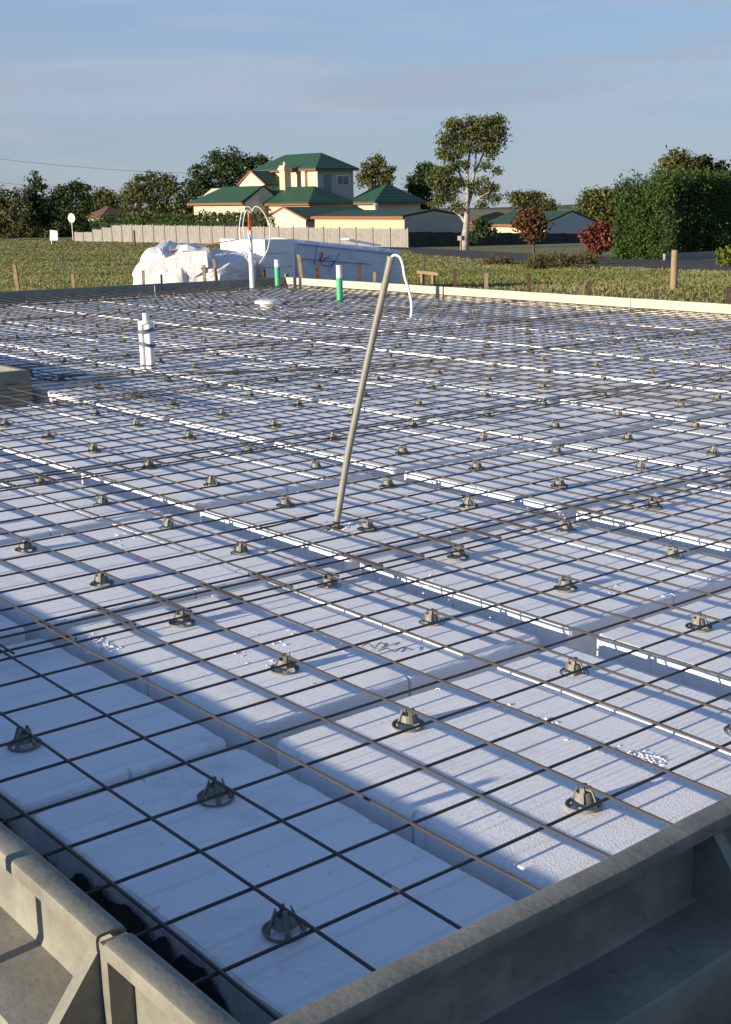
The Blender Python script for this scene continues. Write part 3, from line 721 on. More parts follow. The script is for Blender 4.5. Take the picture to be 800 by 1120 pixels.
# trestle
b = G(462, 313); d0 = dist(b)
r = empty('timber_trestle', b, 'low timber trestle with a pale top board in the grass', 'trestle')
for px in (462, 474):
    q = P(px, 300, d0); MB().box(q.x - .03, q.x + .03, q.y - .03, q.y + .03, b.z - .02, P(px, 298, d0).z).build('leg', WOOD, r)
a0, a1 = P(456, 296.5, d0 - .05), P(479, 299, d0 - .05)
mb = MB(); up = Vector((0, 0, .05)); th = FH * .05
mb.hexa([a0 - up, a1 - up, a1 - up + th, a0 - up + th], [a0 + up * .3, a1 + up * .3, a1 + up * .3 + th, a0 + up * .3 + th]); mb.build('top_board', PINE, r)
stake(465, 279, P(465, 305, d0 + .4), .035, DWOOD, 'thin dark stick standing behind the timber trestle')

# ------------------------------------------------------------------ wrapped bundles beyond the far form
def wrapped(name, label, grid, m, cat, parts=None):
    o = MB().add(*grid).build(name, m, smooth=True); tag(o, label, cat); return o
def slab_stack(label, X, pxl, pxr, ytl, ytr, depth, m, name='foam_stack', nlev=4):
    """face on plane x = X, from column pxl to pxr; each layer of blocks its own part"""
    A = onX(pxl, 290, X); B = onX(pxr, 290, X)
    zl = onX(pxl, ytl, X).z; zr = onX(pxr, ytr, X).z
    r = empty(name, ((A.x - depth / 2), (A.y + B.y) / 2, 0), label, 'foam stack')
    return r, A, B, zl, zr
XS = X0 - 1.6
# white clean stack (left) and long wrapped stack
r, A, B, zl, zr = slab_stack('white stack of foam blocks left of the blue wrapped stack', XS + .35, 291, 323, 262, 263, 1.3, FOAM)
nb = 4; W_ = (B.y - A.y)
for k in range(nb):
    z0 = zl * k / nb; z1 = zl * (k + 1) / nb - .006
    MB().box(A.x - 1.5, A.x + random.uniform(-.01, .01), A.y, B.y, z0 + .002, z1).build('foam_block', FOAM, r)
r, A, B, zl, zr = slab_stack('long plastic wrapped stack of foam with blue print, behind far corner', XS, 323, 446, 262, 274, 1.2, WRAPB)
zg_ = -.25
n = 22; vs = []; fs = []; prof = []
for i in range(n + 1):
    t = i / n; y = A.y + .02 + (B.y - A.y) * t; zt = zl + (zr - zl) * t
    bul = .02 * math.sin(i * 1.3) ; e = min(1, (n - i) / 2.2) ** .5 if i > n - 3 else 1
    for k, (dx, z) in enumerate(((0.02 + bul, zg_), (.03 + bul * .4, zt * .33), (.02 - bul * .5, zt * .66), (0.01, zt * .93), (-.06, zt * (1 - .0)), (-.6, zt + .03), (-1.15, zt), (-1.22, zt * .9), (-1.2, zg_))):
        vs.append((A.x + dx * e - (1 - e) * .3, y, z * (1 if z < 0 else (.9 + .1 * e))))
m_ = 9
for i in range(n):
    for k in range(m_ - 1): fs.append((i * m_ + k, i * m_ + k + 1, (i + 1) * m_ + k + 1, (i + 1) * m_ + k))
fs += [tuple(range(m_)), tuple(n * m_ + k for k in range(m_))]
MB().add(vs, fs).build('wrapping', WRAPB, r, smooth=True)
def onface(px, py, X): return onX(px, py, X)
for px, yt in ((0, 0),):
    for f0, f1 in (((326, 267), (440, 279)), ((326, 283), (405, 289))):
        p0, p1 = onX(*f0, XS + .06), onX(*f1, XS + .06)
        MB().tube([p0, p0.lerp(p1, .5), p1], .006, 6).build('strap', BLUEP, r)
for pts in ([(347, 265), (346, 275), (344, 289)], [(349, 287), (358, 282), (366, 286), (360, 291), (352, 288), (362, 279)], [(372, 277), (366, 287), (360, 297)]):
    MB().tube(smooth_path([onX(x, y, XS + .055) for x, y in pts]), .006, 6).build('blue_marking', BLUEP, r)
MB().tube([onX(353, 276, XS + .055), onX(352, 281, XS + .055), onX(350, 285, XS + .055)], .016, 6).build('red_marking', REDP, r)
p0, p1 = onX(382, 262.5, XS - .2), onX(417, 269, XS - .1)
mb = MB(); mb.hexa([p0, p1, p1 + Vector((-.25, 0, 0)), p0 + Vector((-.25, 0, 0))], [q + Vector((0, 0, .03)) for q in (p0, p1, p1 + Vector((-.25, 0, 0)), p0 + Vector((-.25, 0, 0)))])
o = mb.build('foam_offcut', FOAM); tag(o, 'thin white foam strip lying on top of the wrapped stack', 'foam offcut')
# crumpled bundle
def bundle():
    import mathutils
    c0 = onX(196, 300, X0 - 1.9); d0 = dist(c0)
    bm = bmesh.new(); sil = [(147, 310), (147, 300), (152, 290), (160, 279), (166, 270), (175, 266), (190, 268), (203, 270), (212, 267), (221, 270), (222, 276), (230, 276), (262, 277), (274, 280), (279, 288), (279, 310)]
    pts = [P(x, y, d0) for x, y in sil]
    for p in pts: p.z = max(p.z, -.1)
    n = len(pts); layers = [(-1.12, .16, .22), (-1.06, .36, .42), (-.95, .58, .65), (-.72, .80, .84), (-.42, .93, .97), (0, 1, 1), (.5, .97, 1.0), (1.0, .8, .85)]
    cx = sum((p for p in pts), Vector()) / n; vs = []; rr = random.Random(4)
    K = 6
    for dd, sw, sh in layers:
        for i in range(n):
            for k in range(K):
                p = pts[i].lerp(pts[(i + 1) % n], k / K) if i < n - 1 else pts[i].lerp(pts[0], k / K)
                q = cx + RH * (p - cx).dot(RH) * sw + FH * (dd * .9); q.z = p.z * sh if p.z > 0 else p.z
                nz_ = mathutils.noise.noise_vector(Vector((q.x, q.y, q.z)) * 3.1) * .11 + mathutils.noise.noise_vector(Vector((q.x, q.y, q.z)) * 8.0) * .035 + mathutils.noise.noise_vector(Vector((q.x, q.y, q.z)) * 17.0) * .010
                vs.append(q + nz_)
    M = n * K; fs = [(l * M + i, l * M + (i + 1) % M, (l + 1) * M + (i + 1) % M, (l + 1) * M + i) for l in range(len(layers) - 1) for i in range(M)]
    fs += [tuple(range(M))[::-1], tuple((len(layers) - 1) * M + i for i in range(M))]
    r = empty('plastic_bundle', (c0.x, c0.y, 0), 'big crumpled bundle wrapped in clear plastic beyond the far left form', 'bundle')
    mb = MB().add(vs, fs); o = mb.build('plastic_wrap', WRAP, r)
    for px, py, s in ((205, 296, .22), (192, 288, .2), (214, 284, .2), (172, 296, .24)):
        q = P(px, py, d0 - .9); m2 = MB()
        a = random.uniform(0, 1); u = (RH * math.cos(a) + Vector((0, 0, 1)) * math.sin(a)) * s; v = (RH * -math.sin(a) + Vector((0, 0, 1)) * math.cos(a)) * s * .7; w = FH * .35
        m2.hexa([q - u - v, q + u - v, q + u - v + w, q - u - v + w], [q - u + v, q + u + v, q + u + v + w, q - u + v + w]); m2.build('foam_chunk', WRAP, r)
    a0, a1 = P(180, 276, d0 - .5), P(262, 262.5, d0 - .1)
    MB().hexa([a0, a1, a1 + FH * .1, a0 + FH * .1], [q + Vector((0, 0, .022)) for q in (a0, a1, a1 + FH * .1, a0 + FH * .1)]).build('pink_strip', PINK, r)
bundle()

# ------------------------------------------------------------------ near left bits: steel stake and peg beside the left form
o = MB().tube([(.36, -.315, -.02), (.37, -.318, .46)], .013, 8).build('steel_peg', RUST, None, (.36, -.315, 0)); tag(o, 'rusty steel peg at the lower left outside the left form', 'peg')
o = MB().box(.68, .76, -.262, -.225, .181, .215).build('timber_packer', PINE); tag(o, 'small pale timber packer on the left form ledge', 'packer')

# ------------------------------------------------------------------ far buildings
def zpx(px, py, d): return P(px, py, d).z
def hip(mb, x0, x1, y0, y1, ze, zr, ov=.5, ridge='x', hips=(True, True), th=.12):
    """hip or gable roof; solid"""
    if ridge == 'x':
        y0 -= ov; y1 += ov; x0 -= ov if hips[0] else -.03; x1 += ov if hips[1] else -.03
    else:
        x0 -= ov; x1 += ov; y0 -= ov if hips[0] else -.03; y1 += ov if hips[1] else -.03
    if ridge == 'x':
        h = (y1 - y0) / 2; ym = (y0 + y1) / 2
        a = Vector((x0 + (h if hips[0] else 0), ym, zr)); b = Vector((x1 - (h if hips[1] else 0), ym, zr))
        if b.x < a.x: a.x = b.x = (x0 + x1) / 2
    else:
        h = (x1 - x0) / 2; xm = (x0 + x1) / 2
        a = Vector((xm, y0 + (h if hips[0] else 0), zr)); b = Vector((xm, y1 - (h if hips[1] else 0), zr))
        if b.y < a.y: a.y = b.y = (y0 + y1) / 2
    c = [Vector((x0, y0, ze)), Vector((x1, y0, ze)), Vector((x1, y1, ze)), Vector((x0, y1, ze))]
    lo = [p - Vector((0, 0, th)) for p in c]
    vs = lo + c + [a, b]
    fs = [(3, 2, 1, 0), (0, 1, 5, 4), (1, 2, 6, 5), (2, 3, 7, 6), (3, 0, 4, 7)]
    if ridge == 'x': fs += [(4, 5, 9, 8), (6, 7, 8, 9), (5, 6, 9), (7, 4, 8)]
    else: fs += [(4, 5, 8), (6, 7, 9), (5, 6, 9, 8), (7, 4, 8, 9)]
    mb.add(vs, fs); return mb
def fascia(mb, x0, x1, y0, y1, ze, ov=.5, h=.14):
    x0 -= ov + .04; x1 += ov + .04; y0 -= ov + .04; y1 += ov + .04
    mb.box(x0, x1, y0, y0 + .05, ze - .28, ze - .28 + h); mb.box(x1 - .05, x1, y0 + .05, y1, ze - .28, ze - .28 + h); return mb
def corner(cx, d):
    q = P(cx, 225, d); return q.x, q.y
def block(root, cx, d, pl, pr, ye, yr, wall, rm, ridge='x', hips=(True, True), ov=.45, zb=None, shear=None, name='wall', fas=True, plen=None):
    """axis aligned block whose near vertical edge is at column cx, distance d"""
    x1, y0 = corner(cx, d); x0 = onY(pl, 225, y0).x; y1 = onX(pr, 225, x1).y
    if plen: y1 = y0 + plen
    ze = zpx(cx, ye, d); zr = zpx(cx, yr, d); zbm = zb if zb is not None else min(zg(x0, y0), zg(x1, y1), zg(x1, y0), zg(x0, y1)) - .3
    if not hips[1] and ridge == 'x':
        ym = (y0 + y1) / 2; m = MB(); m.prism([Vector((x1, y0, zbm)), Vector((x1, y1, zbm)), Vector((x1, y1, ze)), Vector((x1, ym, zr - .14)), Vector((x1, y0, ze))], (x0 - x1, 0, 0))
        m.build(name, wall, root)
    elif not hips[0] and ridge == 'y':
        xm = (x0 + x1) / 2; m = MB(); m.prism([Vector((x0, y0, zbm)), Vector((x1, y0, zbm)), Vector((x1, y0, ze)), Vector((xm, y0, zr - .14)), Vector((x0, y0, ze))], (0, y1 - y0, 0))
        m.build(name, wall, root)
    else:
        MB().box(x0, x1, y0, y1, zbm, ze - .02).build(name, wall, root)
    rf = hip(MB(), x0, x1, y0, y1, ze + .05, zr, ov, ridge, hips).build('roof', rm, root)
    if fas: 
        if not hips[0] and ridge == 'y':
            xm = (x0 + x1) / 2; yy = y0 - .12
            for xa, xb in ((x0 - ov, xm), (x1 + ov, xm)):
                a = Vector((xa, yy, ze - .06)); b_ = Vector((xb, yy, zr - .11)); up = Vector((0, 0, .17)); t = Vector((0, .05, 0))
                MB().hexa([a, b_, b_ + t, a + t], [a + up, b_ + up, b_ + up + t, a + up + t]).build('fascia', FASC, rf)
        elif not hips[1] and ridge == 'x':
            ym = (y0 + y1) / 2; xx = x1 + .01
            for ya, yb in ((y0 - ov, ym), (y1 + ov, ym)):
                a = Vector((xx, ya, ze - .06)); b_ = Vector((xx, yb, zr - .11)); up = Vector((0, 0, .17)); t = Vector((.05, 0, 0))
                MB().hexa([a, a + t, b_ + t, b_], [a + up, a + up + t, b_ + up + t, b_ + up]).build('fascia', GUTT, rf)
            MB().box(x0 - ov, x1 + ov - .06, y0 - ov - .05, y0 - ov, ze - .2, ze + .02).build('fascia', FASC, rf)
        else:
            fascia(MB(), x0, x1, y0, y1, ze + .05, ov).build('fascia', FASC, rf)
    return x0, x1, y0, y1, zbm, ze, zr, rf
HD = 138
hx, hy = corner(345, HD)
house = empty('house', (hx, hy, zg(hx, hy)), 'two storey cream house with green hipped roofs and red fascias', 'house')
tw = block(house, 348, HD + 3, 282, 387, 184, 165.5, CREAM, ROOF, 'x', (True, True), .5, name='tower_wall')
# shaded weatherboard side of the tower with its windows
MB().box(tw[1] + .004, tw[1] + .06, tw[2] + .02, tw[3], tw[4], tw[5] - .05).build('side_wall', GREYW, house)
def win(root, X, px0, px1, y0, y1):
    a = onX(px0, y0, X); b_ = onX(px1, y1, X)
    f = MB().box(X, X + .08, a.y, b_.y, b_.z, a.z).build('window', FRAME, root)
    ym = (a.y + b_.y) / 2
    for ya, yb in ((a.y + .1, ym - .04), (ym + .04, b_.y - .1)):
        MB().box(X + .075, X + .1, ya, yb, b_.z + .1, a.z - .1).build('pane', GLASS, f)
win(house, tw[1] + .062, 368, 382, 191.5, 203)
aa = onX(354, 191, tw[1] + .062); bb = onX(363, 211, tw[1] + .062)
MB().box(tw[1] + .058, tw[1] + .09, aa.y, bb.y, bb.z, aa.z).build('door', mat('grey_door', (0.22, 0.22, 0.22), 0.6), house)
# pilaster on lit wall
q = onY(336, 200, tw[2]); MB().box(q.x - .55, q.x + .1, tw[2] - .35, tw[2] + .1, tw[4], zpx(336, 185, HD)).build('pilaster', CREAM, house)
mw = block(house, 339, HD - 3, 236, 384, 222, 203, CREAM, ROOF, 'x', (False, True), .5)
lw = block(house, 268, HD + 1, 212, 310, 222, 203, CREAM, ROOF, 'x', (True, False), .5, name='wing_wall')
dg = block(house, 290, HD + 5.5, 263, 310, 202, 186, CREAM, ROOF, 'y', (False, False), .35, name='gable_wall', plen=4.2)
ch = onY(312, 190, mw[2] + 2.4)
cz = zpx(312, 181, dist(ch)); c = MB().box(ch.x - .5, ch.x + .5, ch.y - .4, ch.y + .4, mw[5], cz).build('chimney', CHIM, house)
MB().box(ch.x - .62, ch.x + .62, ch.y - .52, ch.y + .52, cz - .5, cz - .22).build('chimney_band', CHIM, c)
MB().tube([(ch.x, ch.y, cz), (ch.x, ch.y, cz + .35)], .18, 10).build('chimney_pot', CHIM, c)

c2x, c2y = corner(455, HD)
hb = empty('cottage', (c2x, c2y, zg(c2x, c2y)), 'green pyramid roofed cottage between tower house and gum tree', 'house')
block(hb, 411, HD - 2, 388, 460, 221, 200, CREAM, ROOF, 'x', (True, True), .5)
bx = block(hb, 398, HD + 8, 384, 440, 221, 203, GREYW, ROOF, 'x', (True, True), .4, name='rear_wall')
q = P(411, 222, HD - 9); MB().tube([(q.x, q.y, q.z - 2), (q.x, q.y, P(411, 224, HD - 9).z)], .16, 10).build('flue', METAL, hb); MB().lathe([(.0, 0), (.32, 0), (.2, .25), (0, .3)], (q.x, q.y, P(411, 225, HD - 9).z), 12, False).build('flue_cap', METAL, hb)

gx, gy = corner(334, 126)
gc = empty('gabled_shed', (gx, gy, zg(gx, gy)), 'small cream gabled outbuilding with red bargeboards behind paling fence', 'shed')
gb = block(gc, 334, 126, 288, 380, 241, 226, CREAM, ROOF, 'y', (False, False), .35, plen=9)
sx, sy = corner(442, 115)
sh = empty('garage_shed', (sx, sy, zg(sx, sy)), 'long cream clad shed with green roof and shaded gable end', 'shed')
gs = block(sh, 442, 115, 344, 507, 237, 229.5, CLAD, ROOF, 'x', (False, False), .25)
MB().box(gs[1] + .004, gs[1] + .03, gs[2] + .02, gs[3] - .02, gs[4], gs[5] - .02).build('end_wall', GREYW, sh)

rx_, ry_ = corner(600, 132)
rh = empty('bungalow', (rx_, ry_, zg(rx_, ry_)), 'bungalow with green roof and grey gable end beyond the dark fence', 'house')
bh = block(rh, 596, 132, 530, 656, 246, 231, CREAM, ROOF, 'x', (False, False), .4)
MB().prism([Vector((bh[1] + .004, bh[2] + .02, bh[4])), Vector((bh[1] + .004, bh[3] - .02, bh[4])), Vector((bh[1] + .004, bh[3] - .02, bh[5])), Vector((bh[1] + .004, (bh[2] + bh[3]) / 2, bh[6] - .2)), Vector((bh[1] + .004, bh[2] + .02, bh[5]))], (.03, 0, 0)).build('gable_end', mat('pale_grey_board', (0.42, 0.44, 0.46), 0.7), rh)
tx, ty = corner(540, 165)
th_ = empty('tiled_house', (tx, ty, zg(tx, ty)), 'brown tile roofed house just right of the gum trunk', 'house')
block(th_, 545, 165, 512, 575, 243, 232, mat('brown_brick', (0.12, 0.06, 0.045), 0.85), BRICKROOF, 'x', (True, True), .4)

dx_, dy_ = corner(112, 200)
dh = empty('dark_house', (dx_, dy_, zg(dx_, dy_)), 'shadowed low house among the trees at far left', 'house')
block(dh, 112, 200, 96, 140, 236, 226, GREYW, BRICKROOF, 'x', (True, True), .4)

# ------------------------------------------------------------------ fences
def paling_panel(L, h, seed):
    rr = random.Random(seed); m = MB(); n = int(L / .11)
    for i in range(n):
        x = L * i / n; m.box(x, x + L / n - .012, rr.uniform(-.006, .006), .022, -.4, h + rr.uniform(-.04, .04))
    return m.me('fence_panel', FENCE)
fx0, fy = FC.x, FC.y
hgt = onY(447, 250.5, fy).z - FC.z
Lp = 2.4; PAN = [paling_panel(Lp, 1.0, s) for s in range(3)]
POSTM = MB().box(-.06, .06, -.08, .04, -.5, 1.06).me('fence_post', FENCE)
fr = empty('paling_fence', FC, 'grey timber paling fence running across in front of the houses', 'fence')
xe = onY(90, 255, fy).x; n = int((fx0 - xe) / Lp) + 1
for i in range(n):
    x = fx0 - Lp * (i + 1); zb = zg(x + Lp / 2, fy)
    pc = PX + FOC * (Vector((x + Lp / 2, fy, 0)) - CAM).dot(RX) / (Vector((x + Lp / 2, fy, 0)) - CAM).dot(FX)
    ty_ = 250.5 - (447 - pc) * .0145 if pc > 131 else 246 + (131 - pc) * .2
    if pc < 100: ty_ = 254
    h = onY(pc, ty_, fy).z - zb
    inst('fence_panel', PAN[i % 3], (x, fy, zb), fr, (1, 1, h))
    inst('fence_post', POSTM, (x + Lp, fy, zb), fr, (1, 1, h))
# dark sheet fence to the right
df = empty('dark_fence', FC, 'dark sheet metal fence running right from the paling fence', 'fence')
ye = onX(668, 262, fx0).y; n = int((ye - fy) / 2.4) + 1
DPAN = MB().box(-.03, .03, .0, 2.36, -.4, 1).me('fence_panel', DFENCE); DPOST = MB().box(-.05, .06, -.05, .02, -.4, 1.02).me('fence_post', DFENCE)
for i in range(n):
    y = fy + .1 + 2.4 * i; zb = zg(fx0, y + 1.2)
    pc = PX + FOC * (Vector((fx0, y + 1.2, 0)) - CAM).dot(RX) / (Vector((fx0, y + 1.2, 0)) - CAM).dot(FX)
    h = onX(pc, 253.5 + (pc - 447) * .01, fx0).z - zb
    inst('fence_panel', DPAN, (fx0, y, zb), df, (1, 1, h)); inst('fence_post', DPOST, (fx0, y, zb), df, (1, 1, h))

# ------------------------------------------------------------------ vegetation
def blob_points(blobs, d, n, clump, depth=1.0, per=26):
    """leaf positions: clumps spread through ellipsoids given in pixels at distance d"""
    s = d / FOC; out = []; tint = []
    area = np.array([b[2] * b[3] for b in blobs], float); area /= area.sum()
    for b, a in zip(blobs, area):
        if d >= 184: b = (b[0], b[1], b[2] * 1.14, b[3] * 1.06) + tuple(b[4:])
        c = P(b[0], b[1], d); k = max(3, int(n * a / per)); dz = b[4] if len(b) > 4 else 0
        u = RNG.normal(size=(k, 3)); u /= np.linalg.norm(u, axis=1)[:, None]; u *= (RNG.random(k) ** .45)[:, None]
        cen = np.array(c)[None] + u[:, :1] * b[2] * s * np.array(RH)[None] + u[:, 1:2] * b[3] * s * np.array([[0, 0, 1]]) + (u[:, 2:3] * .5 * (b[2] + b[3]) * s * depth + dz) * np.array(FH)[None]
        ct = RNG.random(k)
        off = RNG.normal(size=(k, per, 3)) * clump * np.array([1, 1, .62])
        out.append((cen[:, None] + off).reshape(-1, 3)); tint.append((ct[:, None] * .6 + RNG.random((k, per)) * .4).ravel())
    return np.concatenate(out), np.concatenate(tint)
def tree(name, label, blobs, d, n, leaf, m, clump=.35, trunk=None, limbs=(), bark=None, base=None, cat='tree', group=None, depth=.8, r0=.2, ground=True, up=None):
    px = trunk[0][0] if trunk else blobs[0][0]
    q = P(px, 240, d); b = Vector((q.x, q.y, zg(q.x, q.y)))
    r = empty(name, b, label, cat, group)
    pts, tint = blob_points(blobs, d, n, clump, depth)
    pts = pts[pts[:, 2] > b.z + .05] if True else pts
    tint = tint[:len(pts)]
    sz = leaf * (.6 + .8 * RNG.random(len(pts)))
    me = leaf_mesh('crown', pts - np.array(b), sz, m, .55, tint, up); inst('crown', me, b, r)
    if trunk:
        tp = [P(x, y, d) for x, y, *_ in trunk]; tp[0].z = b.z - .1
        rad = [t[2] if len(t) > 2 else r0 * (1 - .7 * i / len(trunk)) for i, t in enumerate(trunk)]
        MB().tube(tp, rad, 9).build('trunk', bark or DBARK, r, smooth=True)
        for l in limbs:
            lp = [P(x, y, d + (dd if (dd := (i * .35 * (1 if l[0][0] % 2 else -1))) else 0)) for i, (x, y, *_) in enumerate(l)]
            MB().tube(lp, [p[2] for p in l], 7).build('limb', bark or DBARK, r, smooth=True)
    return r
gdist = dist(G(508, 273.5))
tree('gum_tree', 'tall pale trunked gum tree standing alone beside the road', 
     [(499, 139, 11, 8), (520, 137, 13, 9), (538, 135, 13, 10), (547, 147, 8, 9), (512, 147, 12, 7), (530, 150, 15, 8), (491, 152, 10, 9), (505, 160, 13, 7), (486, 168, 7, 8), (497, 170, 8, 5), (524, 162, 7, 5), (540, 162, 10, 7), (536, 171, 5, 3),
      (484, 188, 9, 8), (494, 184, 8, 6), (480, 202, 9, 9), (496, 202, 12, 8), (488, 216, 11, 7), (508, 180, 6, 5), (519, 204, 6, 8), (478, 224, 6, 4), (500, 226, 9, 4), (537, 205, 7, 6), (541, 217, 7, 5), (530, 198, 4, 3), (532, 181, 7, 3), (545, 187, 4, 4), (527, 224, 6, 3), (531, 213, 6, 4)],
     gdist, 15000, .21, L_GUM, .24, [(508, 273, .36), (509, 258, .28), (510.5, 244, .23), (511, 232, .21), (511, 222, .19), (512, 208, .16), (511, 196, .13)],
     [[(509, 243, .14), (504, 236, .10), (497, 231, .07), (490, 226, .05)], [(511, 226, .17), (515, 214, .14), (517, 202, .12), (519, 190, .10), (525, 177, .08), (530, 165, .06), (533, 150, .04)],
      [(511, 210, .15), (507, 200, .10), (503, 190, .08), (500, 175, .06), (498, 160, .04)], [(517, 200, .1), (520, 182, .08), (521, 165, .06), (520, 148, .04)], [(511, 198, .13), (512, 182, .09), (514, 166, .07), (512, 150, .04)], [(516, 224, .06), (526, 215, .05), (535, 210, .03)], [(521, 189, .05), (530, 183, .04), (540, 182, .025)]],
     BARK, depth=.8)
# left tree belt
tree('shrub_mass', 'dark scrub filling the gap beneath the left trees', [(-20, 250, 22, 12), (8, 252, 20, 10), (30, 250, 18, 12), (52, 250, 18, 12), (78, 250, 18, 12), (95, 250, 10, 11)], 200, 7000, .45, L_DARK, .45, None, cat='shrubs')
tree('conifer_tree', 'dark pointed conifer rising above the trees at far left', [(38, 192, 2.5, 4), (38, 199, 7, 5), (38, 206, 11, 5), (39, 214, 14, 6), (39, 224, 16, 8), (40, 238, 18, 12), (40, 252, 18, 9)], 192, 5200, .38, L_DARK, .32, [(38, 262, .3), (38, 230, .22), (38, 191, .05)])
tree('bushy_tree', 'rounded dark bushy tree at the left edge of view', [(-12, 225, 20, 18), (8, 222, 22, 17), (18, 238, 20, 17), (0, 250, 26, 14), (24, 252, 16, 12), (-25, 240, 22, 20), (10, 258, 30, 6), (45, 257, 14, 7)], 188, 10500, .40, L_OLIVE, .4, [(8, 262, .35), (8, 240, .2)])
tree('dense_tree', 'dense dark rounded tree behind the round road sign', [(66, 216, 12, 12), (80, 209, 12, 9), (88, 204, 9, 6), (60, 228, 12, 14), (78, 228, 18, 18), (92, 226, 7, 14), (70, 250, 24, 12), (92, 248, 8, 12), (62, 257, 16, 7), (84, 257, 14, 7)], 190, 10500, .38, L_DARK, .4, [(72, 262, .4), (73, 235, .25)])
tree('pale_tree', 'sparse yellowish tree above the shadowed low house', [(108, 214, 14, 8), (120, 216, 10, 8), (100, 222, 8, 8), (126, 224, 9, 9), (112, 226, 16, 8)], 225, 4200, .40, L_OLIVE, .4, [(108, 250, .25), (109, 222, .15)])
tree('olive_tree', 'olive brown tree left of the house behind the low hedge', [(150, 206, 14, 12), (166, 199, 18, 9), (184, 204, 14, 12), (160, 220, 22, 16), (185, 222, 14, 14), (140, 218, 8, 14), (193, 235, 10, 12), (170, 238, 22, 8)], 185, 8200, .38, L_OLIVE, .38, [(168, 255, .35), (167, 225, .2)])
tree('large_tree', 'large spreading tree rising behind the left wing of the house', [(250, 174, 18, 11), (240, 182, 14, 12), (262, 183, 16, 14), (222, 188, 10, 9), (216, 198, 12, 12), (235, 200, 16, 14), (280, 179, 12, 8), (290, 176, 8, 6), (205, 212, 10, 14), (225, 216, 14, 16), (208, 232, 12, 10), (258, 198, 18, 10)], 195, 10500, .40, L_DARK, .42, [(245, 255, .5), (246, 220, .4), (248, 190, .2)], [[(247, 205, .2), (235, 192, .12), (225, 187, .07)], [(247, 205, .2), (262, 190, .12), (278, 180, .07)]])
tree('olive_tree', 'small open tree behind the cottage right of the tower', [(408, 182, 9, 9), (400, 190, 9, 8), (416, 176, 8, 6), (421, 192, 6, 10), (412, 198, 18, 8), (427, 186, 5, 4)], 185, 3800, .36, L_OLIVE, .32, [(410, 240, .3), (411, 190, .12)])
tree('dark_conifer', 'dark ragged conifer left of the gum tree', [(466, 184, 8, 6), (456, 196, 9, 9), (470, 196, 12, 12), (462, 212, 14, 12), (452, 204, 7, 8), (464, 226, 12, 8)], 160, 5200, .36, L_DARK, .34, [(463, 258, .3), (464, 195, .1)])
tree('spreading_tree', 'flat topped distant tree behind the bungalow roof', [(566, 214, 10, 5), (582, 216, 14, 6), (596, 222, 10, 5), (572, 222, 14, 7), (590, 228, 16, 5), (606, 228, 6, 4)], 215, 3800, .42, L_OLIVE, .42, [(580, 255, .35), (580, 222, .2)])
tree('spreading_tree', 'flat topped olive tree just left of the tall hedge', [(648, 212, 9, 5), (666, 211, 12, 5), (640, 220, 8, 6), (655, 222, 16, 8), (672, 222, 10, 10), (650, 238, 18, 14), (670, 240, 12, 16), (636, 236, 8, 10)], 160, 6000, .38, L_OLIVE, .40, [(655, 262, .35), (655, 225, .2)])
tree('round_tree', 'sunlit tree rising behind the tall hedge', [(742, 175, 12, 10), (733, 186, 10, 12), (750, 186, 12, 12), (760, 180, 8, 9), (738, 198, 14, 8)], 120, 4600, .34, L_OLIVE, .32, [(742, 262, .35), (742, 190, .2)])
tree('round_tree', 'darker lobed tree behind the hedge at right', [(770, 180, 7, 8), (776, 190, 12, 12), (788, 188, 9, 10), (768, 196, 8, 8), (792, 198, 6, 8)], 122, 3900, .34, L_DARK, .32, [(778, 262, .35), (778, 195, .2)])
tree('autumn_tree', 'small brown leaved tree in front of the dark fence', [(581, 236, 10, 8), (575, 246, 12, 9), (588, 247, 11, 9), (582, 256, 12, 6)], dist(G(584, 277)), 2600, .24, L_BROWN, .24, [(584, 277, .1), (584, 262, .07), (583, 250, .05)])
tree('red_shrub', 'red leaved shrub at the left end of the tall hedge', [(655, 253, 12, 7), (648, 262, 10, 7), (662, 262, 10, 8), (655, 270, 12, 5)], dist(G(656, 280)), 2600, .24, L_RED, .22, [(657, 281, .08), (656, 262, .05)], cat='shrub')
tree('lime_shrub', 'bright lime green shrub at the right edge by the road', [(795, 286, 9, 5), (804, 280, 10, 10), (792, 278, 4, 5)], dist(G(800, 292)), 900, .16, L_LIME, .14, None, cat='shrub')
tree('green_shrub', 'low green shrub against the dark fence right of gum trunk', [(527, 245, 8, 5), (522, 256, 10, 7), (535, 254, 8, 5)], gdist + 6, 1200, .26, L_DARK, .24, None, cat='shrub')
for i, (x, y, w, h, dd, lb) in enumerate([(612, 284, 22, 9, 0, 'tall dry weed patch in the grass left of the red shrub'), (588, 288, 12, 7, 1, 'dry weed clump in the grass below the brown leaved tree'), (640, 283, 14, 7, 2, 'dry weed clump in the grass below the red shrub'), (545, 286, 16, 4, 1, 'low pale weeds at the road edge right of gum tree')]):
    q = G(x, y + h); b = Vector(q)
    pts, tint = blob_points([(x, y + 1, w, h)], dist(q), 1500, .16, .8)
    pts = pts[pts[:, 2] > b.z - .05]; tint = tint[:len(pts)]
    o = inst('weed_clump', leaf_mesh('weed_clump', pts - np.array(b), .10 + .10 * RNG.random(len(pts)), L_DRY, .3, tint, .45), b); tag(o, lb, 'weeds', 'dry weeds in the field')

